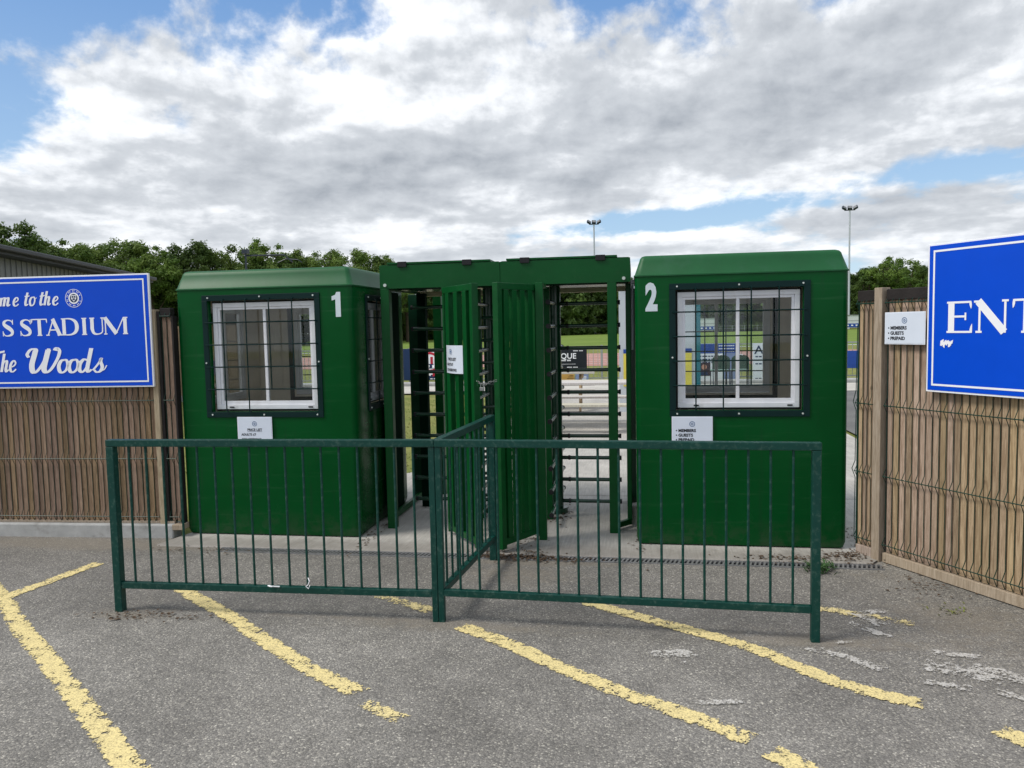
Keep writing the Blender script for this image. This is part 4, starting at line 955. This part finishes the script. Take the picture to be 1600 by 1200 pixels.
MB().poly([(c_ - .2, -.016, .20), (c_ + .02, -.016, .28), (c_ + .02, -.016, .12)]).build('arrow', 'signw', nv); MB().poly([(c_ + .08, -.016, .30), (c_ + .36, -.016, .20), (c_ + .08, -.016, .10)]).build('arrow', 'red', nv)
for i in range(14): 
    if i % 5 != 4: MB().box(c_ - .55 + i * .11, c_ - .47 + i * .11, -.014, -.011, .02, .05).build('small_print', 'signw', nv)
bk = banner('black banner whose white heading ends in QUE', -2.9, -1.44, .34, .97, 'bblack')
text_obj('lettering', 'QUE', .235, 'signw', bk, 2.9 - 2.235, -.014, .345, bold=.004); 
for a, c, z in ((1.05, 1.36, .565), (.68, 1.0, .27), (.6, .8, .07), (.86, 1.22, .07)):
    n = int((c - a) / .03)
    for i in range(n):
        if i % 6 != 5: MB().box(a + i * .03, a + i * .03 + .022, -.014, -.011, z, z + (.028 if z != .27 else .045)).build('small_print', 'signw', bk)
MB().box(.66, 1.12, -.013, -.0105, .175, .183).build('rule', 'signw', bk)
ob = banner('low orange banner under the black one', -2.9, -1.83, .02, .22, 'orange')
for i in range(3): MB().box(.85 + .04 * i, 1.05, -.013, -.0105, .06 + .045 * i, .072 + .045 * i).build('small_print', 'ink', ob)
pb = banner('small pale blue poster next to the low orange banner', -1.79, -1.40, .0, .21, 'pblue')
MB().box(.10, .16, -.013, -.0105, .03, .15).build('figure', 'navy', pb); MB().disc(.13, -.0135, .165, .022, 14).build('figure', 'navy', pb)
for i in range(3): MB().box(.20, .33, -.013, -.0105, .05 + .04 * i, .07 + .04 * i).build('small_print', 'signw', pb)
bb = banner('blue and white banner with a portrait and small text', 1.62, 3.02, -.02, 1.07, 'bwhite')
MB().box(.0, 1.40, -.0125, -.0105, .80, 1.085).build('blue_header', 'bblue', bb); MB().box(.92, 1.40, -.0125, -.0105, .0, .798).build('side_panel', 'pblue', bb)
for i in range(3):
    MB().disc(.74, -.0135, 1.02 - i * .085, .022, 12).build('icon', 'signw', bb)
    for j in range(9): MB().box(.80 + j * .05, .838 + j * .05, -.0145, -.013, 1.005 - i * .085, 1.03 - i * .085).build('small_print', 'signw', bb)
    for j in range(8): MB().box(.16 + j * .085, .22 + j * .085, -.0135, -.011, .70 - i * .09, .735 - i * .09).build('small_print', 'navy', bb)
MB().box(.22, .56, -.014, -.011, .14, .53).build('portrait', 'suit', bb); MB().disc(.385, -.0155, .40, .078, 18).build('portrait_head', 'skin', bb); MB().poly([(.27, -.0155, .16), (.50, -.0155, .16), (.46, -.0155, .29), (.31, -.0155, .29)]).build('portrait_shoulders', 'navy', bb)
at = banner('white banner beginning with the letters ATK', 3.38, 5.1, -.03, 1.06, 'bwhite')
text_obj('lettering', 'ATK', .34, 'navy', at, .05, -.014, .78, bold=.004, xs=1.1)
for z, n in ((.68, 9), (.58, 5), (.47, 7), (.04, 7)):
    for j in range(n): MB().box(.08 + j * .10, .155 + j * .10, -.014, -.011, z, z + .035).build('small_print', 'navy', at)
bd = banner('dark blue banner far along the railing beyond the right fence', 5.4, 8.2, .30, .80, 'bblue')

# picnic tables
def picnic(label, x, y, L, rz=0):
    t = thing('picnic_table', label, 'picnic table', (x, y, .012), rz, 'picnic tables behind the turnstiles')
    for i in range(5): MB().box(-L / 2, L / 2, -.36 + i * .147, -.36 + i * .147 + .135, .715, .752).build('plank', 'pwood', t, bevel=.003)
    for s_ in (-1, 1):
        for i in range(2): MB().box(-L / 2, L / 2, s_ * .70 - .13 + i * .135, s_ * .70 - .13 + i * .135 + .125, .415, .450).build('bench_plank', 'pwood', t, bevel=.003)
    for e in (-L / 2 + .28, L / 2 - .28):
        for s_ in (-1, 1): MB().beam((e, s_ * .58, 0), (e, s_ * .18, .712), .045, .10, up=(0, 1, 0)).build('leg', 'slat', t)
        MB().box(e - .022, e + .022, -.82, .82, .325, .413).build('bearer', 'slat', t); MB().box(e + .024, e + .06, -.34, .34, .63, .713).build('bearer', 'slat', t)
    return t
picnic('bleached picnic table nearest to the right turnstile', -1.06, 6.75, 1.95)
picnic('bleached picnic table further back towards the pale kiosk', -1.75, 9.6, 1.9, .05)

# kiosk behind
kk = thing('kiosk', 'pale kiosk with teal corner and yellow banner behind booth 2', 'kiosk', (-.30, 9.0, 0))
MB().box(-.30, 1.12, 9.0, 11.0, .0, 2.42).build('wall', 'kiosk', kk, True); MB().box(1.121, 1.20, 8.98, 11.0, .0, 2.45).build('corner_post', 'tealp', kk, True)
MB().box(-.36, 1.24, 8.94, 11.05, 2.43, 2.50).build('roof', 'fascia', kk, True)
MB().box(-.22, 1.04, 8.985, 8.998, .50, 1.12).build('banner', 'yellow', kk, True); MB().box(-.22, 1.04, 8.985, 8.998, 1.122, 1.20).build('banner_header', 'bblue', kk, True)
MB().disc(-.02, 8.980, 1.02, .11, 24).build('banner_badge', 'navy', kk, True); MB().disc(-.02, 8.977, 1.02, .065, 24, r0=.035).build('banner_badge', 'signw', kk, True)
MB().box(.35, .55, 8.985, 8.998, 1.75, 2.0).build('poster', 'bwhite', kk, True)
# grey pipe between turnstile header and booth 2
pi = tag(MB().tube([(-.018, .62, 1.98), (-.018, .62, 1.94), (-.018, .62, 1.45)], .010, 10).build('grey_pipe', 'poleg', smooth=True), 'thin grey pipe in the gap between the turnstile and booth 2', 'pipe')

# stacking chairs seen through booth 2
def chair(label, x, y, rz):
    t = thing('banquet_chair', label, 'chair', (x, y, .012), rz, 'chairs seen through the right booth window')
    b = MB(); pts = []
    for i in range(13):
        a = math.pi * i / 12; pts.append((.215 * math.cos(a), .215 * math.sin(a) * .55 + .74))
    pts = [(.215, .50)] + pts + [(-.215, .50)]
    n = len(pts); b.v = [(px, -.20 + k_ * .035, pz) for k_ in (0, 1) for px, pz in pts]
    b.f = [tuple(range(n)), tuple(reversed(range(n, 2 * n)))] + [(i, (i + 1) % n, n + (i + 1) % n, n + i) for i in range(n)]
    b.build('backrest', 'chair', t)
    MB().box(-.21, .21, -.16, .24, .43, .48).build('seat', 'chairs', t, bevel=.01)
    for sx in (-1, 1):
        MB().tube([(sx * .20, .22, 0), (sx * .20, .20, .43)], .012, 8).build('leg', 'headlamp', t); MB().tube([(sx * .20, -.26, 0), (sx * .20, -.19, .55)], .012, 8).build('leg', 'headlamp', t)
    MB().tube([(-.06, -.21, .845), (0, -.215, .862), (.06, -.21, .845)], .009, 6).build('handle', 'signw', t)
    return t
chair('left one of two green banquet chairs seen through booth 2', 2.11, 14.3, .05); chair('right one of two green banquet chairs seen through booth 2', 2.60, 14.35, -.05)

# building at the left behind the fence
bl = thing('clubhouse', 'grey clad building with a dark straight roof edge behind the left sign', 'building', (-9.34, .40, 0), 1.871)
HB = 3.15; LB = 13.8   # the long wall runs away from the car park, seen at a slant
MB().box(0, LB, .03, 6.0, 0, HB - .04).build('wall', 'clad', bl)
b = MB(); x = 0.
while x < LB: b.box(x, x + .19, 0.0, .028, 0, HB - .05); b.box(x + .19, x + .21, -.022, .028, 0, HB - .05); x += .21
b.build('cladding_board', 'clad', bl, kind='stuff')
b = MB(); b.v = [(-.4, -.35, HB - .05), (LB + .3, -.35, HB - .05), (LB + .3, 6.3, HB - .05), (-.4, 6.3, HB - .05), (-.4, -.35, HB + .10), (LB + .3, -.35, HB + .10), (LB + .3, 3.0, HB + .40), (-.4, 3.0, HB + .40), (LB + .3, 6.3, HB + .1), (-.4, 6.3, HB + .1)]
b.f = [(0, 3, 2, 1), (0, 1, 5, 4), (4, 5, 6, 7), (7, 6, 8, 9), (3, 9, 8, 2), (1, 2, 8, 6, 5), (0, 4, 7, 9, 3)]
b.build('roof', 'fascia', bl)
MB().box(-.4, LB + .3, -.46, -.352, HB - .0, HB + .09).build('gutter', 'fascia', bl, bevel=.02)

# far cabins, field rail, floodlights, gantry
def cabin(label, x, y):
    t = thing('cabin', label, 'cabin', (x, y, 0), 0, 'cabins across the pitch'); MB().box(0, 3.2, 0, 2.4, .35, 2.7).build('wall', 'cabin', t); MB().box(-.1, 3.3, -.1, 2.5, 2.7, 2.8).build('roof', 'clad', t)
    MB().box(.0, 3.2, -.03, -.005, .45, 1.15).build('blue_band', 'bblue', t); MB().box(.0, 3.2, -.03, -.005, 1.65, 1.72).build('trim', 'clad', t)
    for i in range(4): MB().box(.25 + i * .8, .6 + i * .8, -.05, -.032, .68, .92).build('sign_patch', 'signw', t)
cabin('white cabin with a blue band seen through booth 2', 12.5, 150); cabin('white cabin with a blue band seen right of booth 2', 39.6, 150)
fe = thing('field_rail', 'thin pale rail fence along the far side of the pitch', 'fence', (-90, 161, 0))
for z in (1.15, .6): MB().box(0, 200, -.03, .03, z - .05, z).build('rail', 'railg', fe)
b = MB()
for i in range(80): b.box(i * 2.5, i * 2.5 + .09, -.05, .05, 0, 1.2)
b.build('post', 'railg', fe, kind='stuff')
MB().beam((77.2, -.1, .0), (79.0, -.1, 1.5), .1, .12).beam((80.8, -.1, 0), (79.0, -.1, 1.5), .1, .12).beam((79.0, -.12, 0), (79, -.12, 1.9), .1, .1).build('brace', 'railg', fe)
for i in (96, 101.5): MB().box(i, i + .14, -.1, .04, 0, 2.1).build('gate_post', 'railg', fe)
def flood(label, x, y, h, rz):
    t = thing('floodlight', label, 'floodlight', (x, y, 0), rz, 'floodlights across the pitch')
    MB().tube([(0, 0, 0), (0, 0, h)], .24, 10, r2=.15).build('pole', 'poleg', t, smooth=True); MB().box(-1.0, 1.0, -.09, .09, h - .1, h + .1).build('crossarm', 'headlamp', t)
    for dx, a in ((-1.05, .5), (0, .1), (1.05, -.5)): 
        o = MB().box(-.42, .42, -.22, .22, -.30, .36).build('lamp_head', 'headlamp', t, bevel=.04); o.location = (dx, -.15, h + .42); o.rotation_euler = (-.6, a * .8, a)
        MB().box(-.34, .34, -.235, -.221, -.22, .28).build('lamp_glass', 'clad', o)
flood('floodlight mast standing above the right turnstile header', -8.33, 159.2, 23.0, .1); flood('taller floodlight mast standing above the right end of booth 2', 42.55, 159.2, 23.7, -.15)
gn = thing('camera_gantry', 'thin dark mast and boom in front of the trees above booth 1', 'mast', (-13.57, 20, 0))
MB().tube([(0, 0, 0), (0, 0, 4.5)], .035, 6).build('mast', 'headlamp', gn); MB().tube([(0, 0, 4.38), (1.45, 0, 4.36), (1.75, 0, 4.1)], .03, 6).build('boom', 'headlamp', gn); MB().box(-.1, .1, -.1, .1, 4.45, 4.6).build('camera_head', 'headlamp', gn)
MB().tube([(1.2, 0, 4.1), (1.5, 0, 4.22), (1.95, 0, 4.18), (2.1, 0, 4.08)], .02, 5).build('cable', 'headlamp', gn)

# ------------------------------------------------------------ trees
def crown_mesh(name, m, seed, rx, rz, zc, nclump, nleaf, ls, gap=.0, low=1.0):
    rnd = random.Random(seed); b = MB(); cl = []
    for _ in range(nclump):
        a = rnd.uniform(0, 6.28); v = rnd.uniform(-low, 1); rr = math.sqrt(max(0, 1 - v * v)) if v > 0 else 1 - .25 * v * v; q = rnd.uniform(.55, 1.02)
        cl.append((math.cos(a) * rr * rx * q, math.sin(a) * rr * rx * q, zc + v * rz * q, rnd.uniform(.11, .24) * rx))
    for cx_, cy_, cz_, cr_ in cl:
        n = int(nleaf * (cr_ / (.17 * rx)) ** 2)
        for _ in range(n):
            d_ = Vector((rnd.gauss(0, 1), rnd.gauss(0, 1), rnd.gauss(0, 1))).normalized(); rad = cr_ * rnd.uniform(.55, 1.12) * (.8 + .35 * math.sin(d_.x * 5 + cx_) * math.sin(d_.z * 6))
            p = Vector((cx_, cy_, cz_)) + Vector((d_.x, d_.y, d_.z * .8)) * rad
            nrm_ = (d_ + Vector((rnd.gauss(0, .5), rnd.gauss(0, .5), rnd.gauss(0, .5) + .3))).normalized(); u_ = nrm_.orthogonal().normalized(); v_ = nrm_.cross(u_); th = rnd.uniform(0, 6.28)
            uu = (u_ * math.cos(th) + v_ * math.sin(th)) * ls * rnd.uniform(.6, 1.3); vv_ = (v_ * math.cos(th) - u_ * math.sin(th)) * ls * rnd.uniform(.4, .8)
            b.quad(p - uu, p - vv_, p + uu, p + vv_)
    o = b.build(name, m); me_ = o.data; bpy.data.objects.remove(o); return me_, cl
def trunk_mesh(h, cl, seed):
    rnd = random.Random(seed); b = MB(); b.tube([(0, 0, -.1), (.08, 0, h * .3), (-.05, .05, h * .55), (0, 0, h * .85)], .34, 8, r2=.08)
    for c in rnd.sample(cl, min(14, len(cl))):
        z = h * rnd.uniform(.22, .6); b.tube([(0, 0, z), (c[0] * .5, c[1] * .5, z + (c[2] - z) * .6), (c[0] * .9, c[1] * .9, c[2])], .13, 5, r2=.03)
    o = b.build('trunk', 'trunk'); me_ = o.data; bpy.data.objects.remove(o); return me_
protos = []
for i, (m, rx_, rz_, zc, nc, nl, ls) in enumerate([(0, 5.0, 4.6, 8.2, 84, 190, .15), (1, 4.6, 5.4, 7.4, 92, 190, .155), (2, 4.2, 4.2, 8.6, 76, 190, .14), (0, 5.6, 4.0, 8.8, 76, 190, .15), (1, 4.0, 5.8, 7.0, 84, 180, .15)]):
    cm, cl = crown_mesh('crown', FOL[m], 40 + i, rx_, rz_, zc, nc, nl, ls); protos.append((cm, trunk_mesh(12.6, cl, 60 + i), 12.9))
bushm, bcl = crown_mesh('crown', FOL[1], 77, 3.4, 2.6, 2.6, 46, 110, .20)
KN = ['spreading oak-like tree', 'tall dark dense tree', 'bright green airy tree', 'broad flat-topped tree', 'narrow dark tree']
random.seed(33)
def tree(x, y, h, p, where, grp):
    cm, tm, H = protos[p]; s_ = h / H; rz = random.uniform(0, 6.28)
    t = thing('tree', (KN[p] + ' ' + where) if where else 'tree mostly hidden behind the front row of treetops on the left side', 'tree', (x, y, -.03), rz, grp)
    inst('crown', cm, t, (0, 0, 0), (0, 0, 0), (s_ * random.uniform(.95, 1.12), s_ * random.uniform(.95, 1.1), s_)); inst('trunk', tm, t, (0, 0, 0), (0, 0, 0), (s_, s_, s_))
GL = 'trees along the left side of the grounds'; GB = 'trees behind the far side of the pitch'
front = [(-64, 58, 13.4, 0, 'at the left edge above the roof slope'), (-62.3, 69.3, 13.2, 2, 'above the middle of the dark roof edge'), (-58.6, 67.0, 11.6, 3, 'low above the middle of the dark roof edge'), (-61.0, 62.6, 13.2, 1, 'just right of the leftmost treetop'), (-63.5, 67.3, 12.6, 4, 'with bare twigs showing above the roof slope'), (-62, 72, 12.3, 2, 'above the lower end of the dark roof'),
         (-60.9, 77, 13.4, 0, 'with gaps in its crown above the welcome sign'), (-57.5, 75, 12.8, 3, 'above the crest of the welcome sign'), (-53.5, 74, 12.2, 2, 'above the right corner of the welcome sign'), (-52.0, 79, 12.6, 1, 'between the welcome sign and booth 1'),
         (-50.6, 82, 13.3, 0, 'above the left corner of booth 1'), (-47.5, 84, 12.3, 3, 'behind the mast above booth 1'), (-45.9, 87, 13.9, 2, 'rising highest behind booth 1'), (-42.5, 86, 11.8, 1, 'behind the middle of the booth 1 roof'),
         (-39.5, 87, 12.6, 0, 'behind the right part of the booth 1 roof'), (-36.4, 88, 12.3, 3, 'behind the right corner of booth 1'), (-34.8, 93, 11.6, 1, 'in the dip right of booth 1'), (-33.3, 97, 12.3, 2, 'behind the left end of the turnstile header'), (-30.6, 105, 11.6, 4, 'just above the left turnstile header'), (-27, 114, 11.4, 1, 'hidden mostly by the left turnstile header')]
for x, y, h, p, wh in front: tree(x, y, h * .985, p, wh, GL)
for i in range(16):   # second row closes the gaps
    f_ = i / 15; x = -66 + 46 * f_; y = 66 + 52 * f_ ** 1.2 + random.uniform(-2, 2); tree(x + random.uniform(-1, 1), y, random.uniform(9.6, 11.0), random.choice((1, 4, 0)), '', 'second row of trees on the left side')
far = [(-24, 140, 12.0, 1), (-18, 150, 11.5, 0), (-12, 166, 12.6, 2), (-6, 172, 12.0, 3), (0, 176, 13.2, 2), (6, 178, 12.4, 1), (12, 180, 12.2, 0), (18, 184, 12.8, 4), (25, 182, 12.0, 3), (32, 184, 12.6, 3), (39, 182, 12.0, 1), (45, 180, 12.4, 0),
       (50.5, 174, 13.2, 1), (54.0, 172.6, 15.8, 2), (59.0, 176, 15.2, 0), (63.5, 180, 13.6, 1), (69.4, 192, 14.2, 3), (75, 196, 13.6, 2), (82, 205, 13.6, 0), (90, 210, 13.8, 1), (98, 214, 14, 4), (107, 210, 13.5, 0), (116, 206, 13, 2), (126, 204, 13.6, 3), (137, 200, 13.2, 4), (148, 196, 13.5, 1), (160, 190, 13, 0)]
fw_ = {0: 'behind the pitch seen past the left turnstile', 4: 'behind the pitch between the two turnstiles', 9: 'behind the pitch seen through the window of booth 2', 12: 'behind the right end of booth 2', 13: 'forming the highest round treetop right of booth 2', 14: 'right half of the round treetop above the right fence', 15: 'sloping down towards the entrance sign', 18: 'behind the entrance sign', 21: 'far out to the right beyond the entrance sign', 26: 'at the far right end of the treeline'}
wh = ''
for i, (x, y, h, p) in enumerate(far):
    wh = fw_.get(i, wh); tree(x, y, h, p, wh, GB)
# shrub belt under the trees
hg = thing('hedge', 'long dark hedge belt below the distant trees around the pitch', 'hedge', (0, 60, -.2))
for i in range(146):
    f_ = i / 109; x = -66 + 170 * f_; yy = (64 + i * 2.6) if i < 40 else 175 + (i - 40) * .35
    s_ = random.uniform(1.1, 1.5) * (1.0 if i < 30 else 1.45)
    inst('bush', bushm, hg, (x, yy - 60, 0), (0, 0, random.uniform(0, 6)), (s_, s_, s_ * random.uniform(.9, 1.2)))
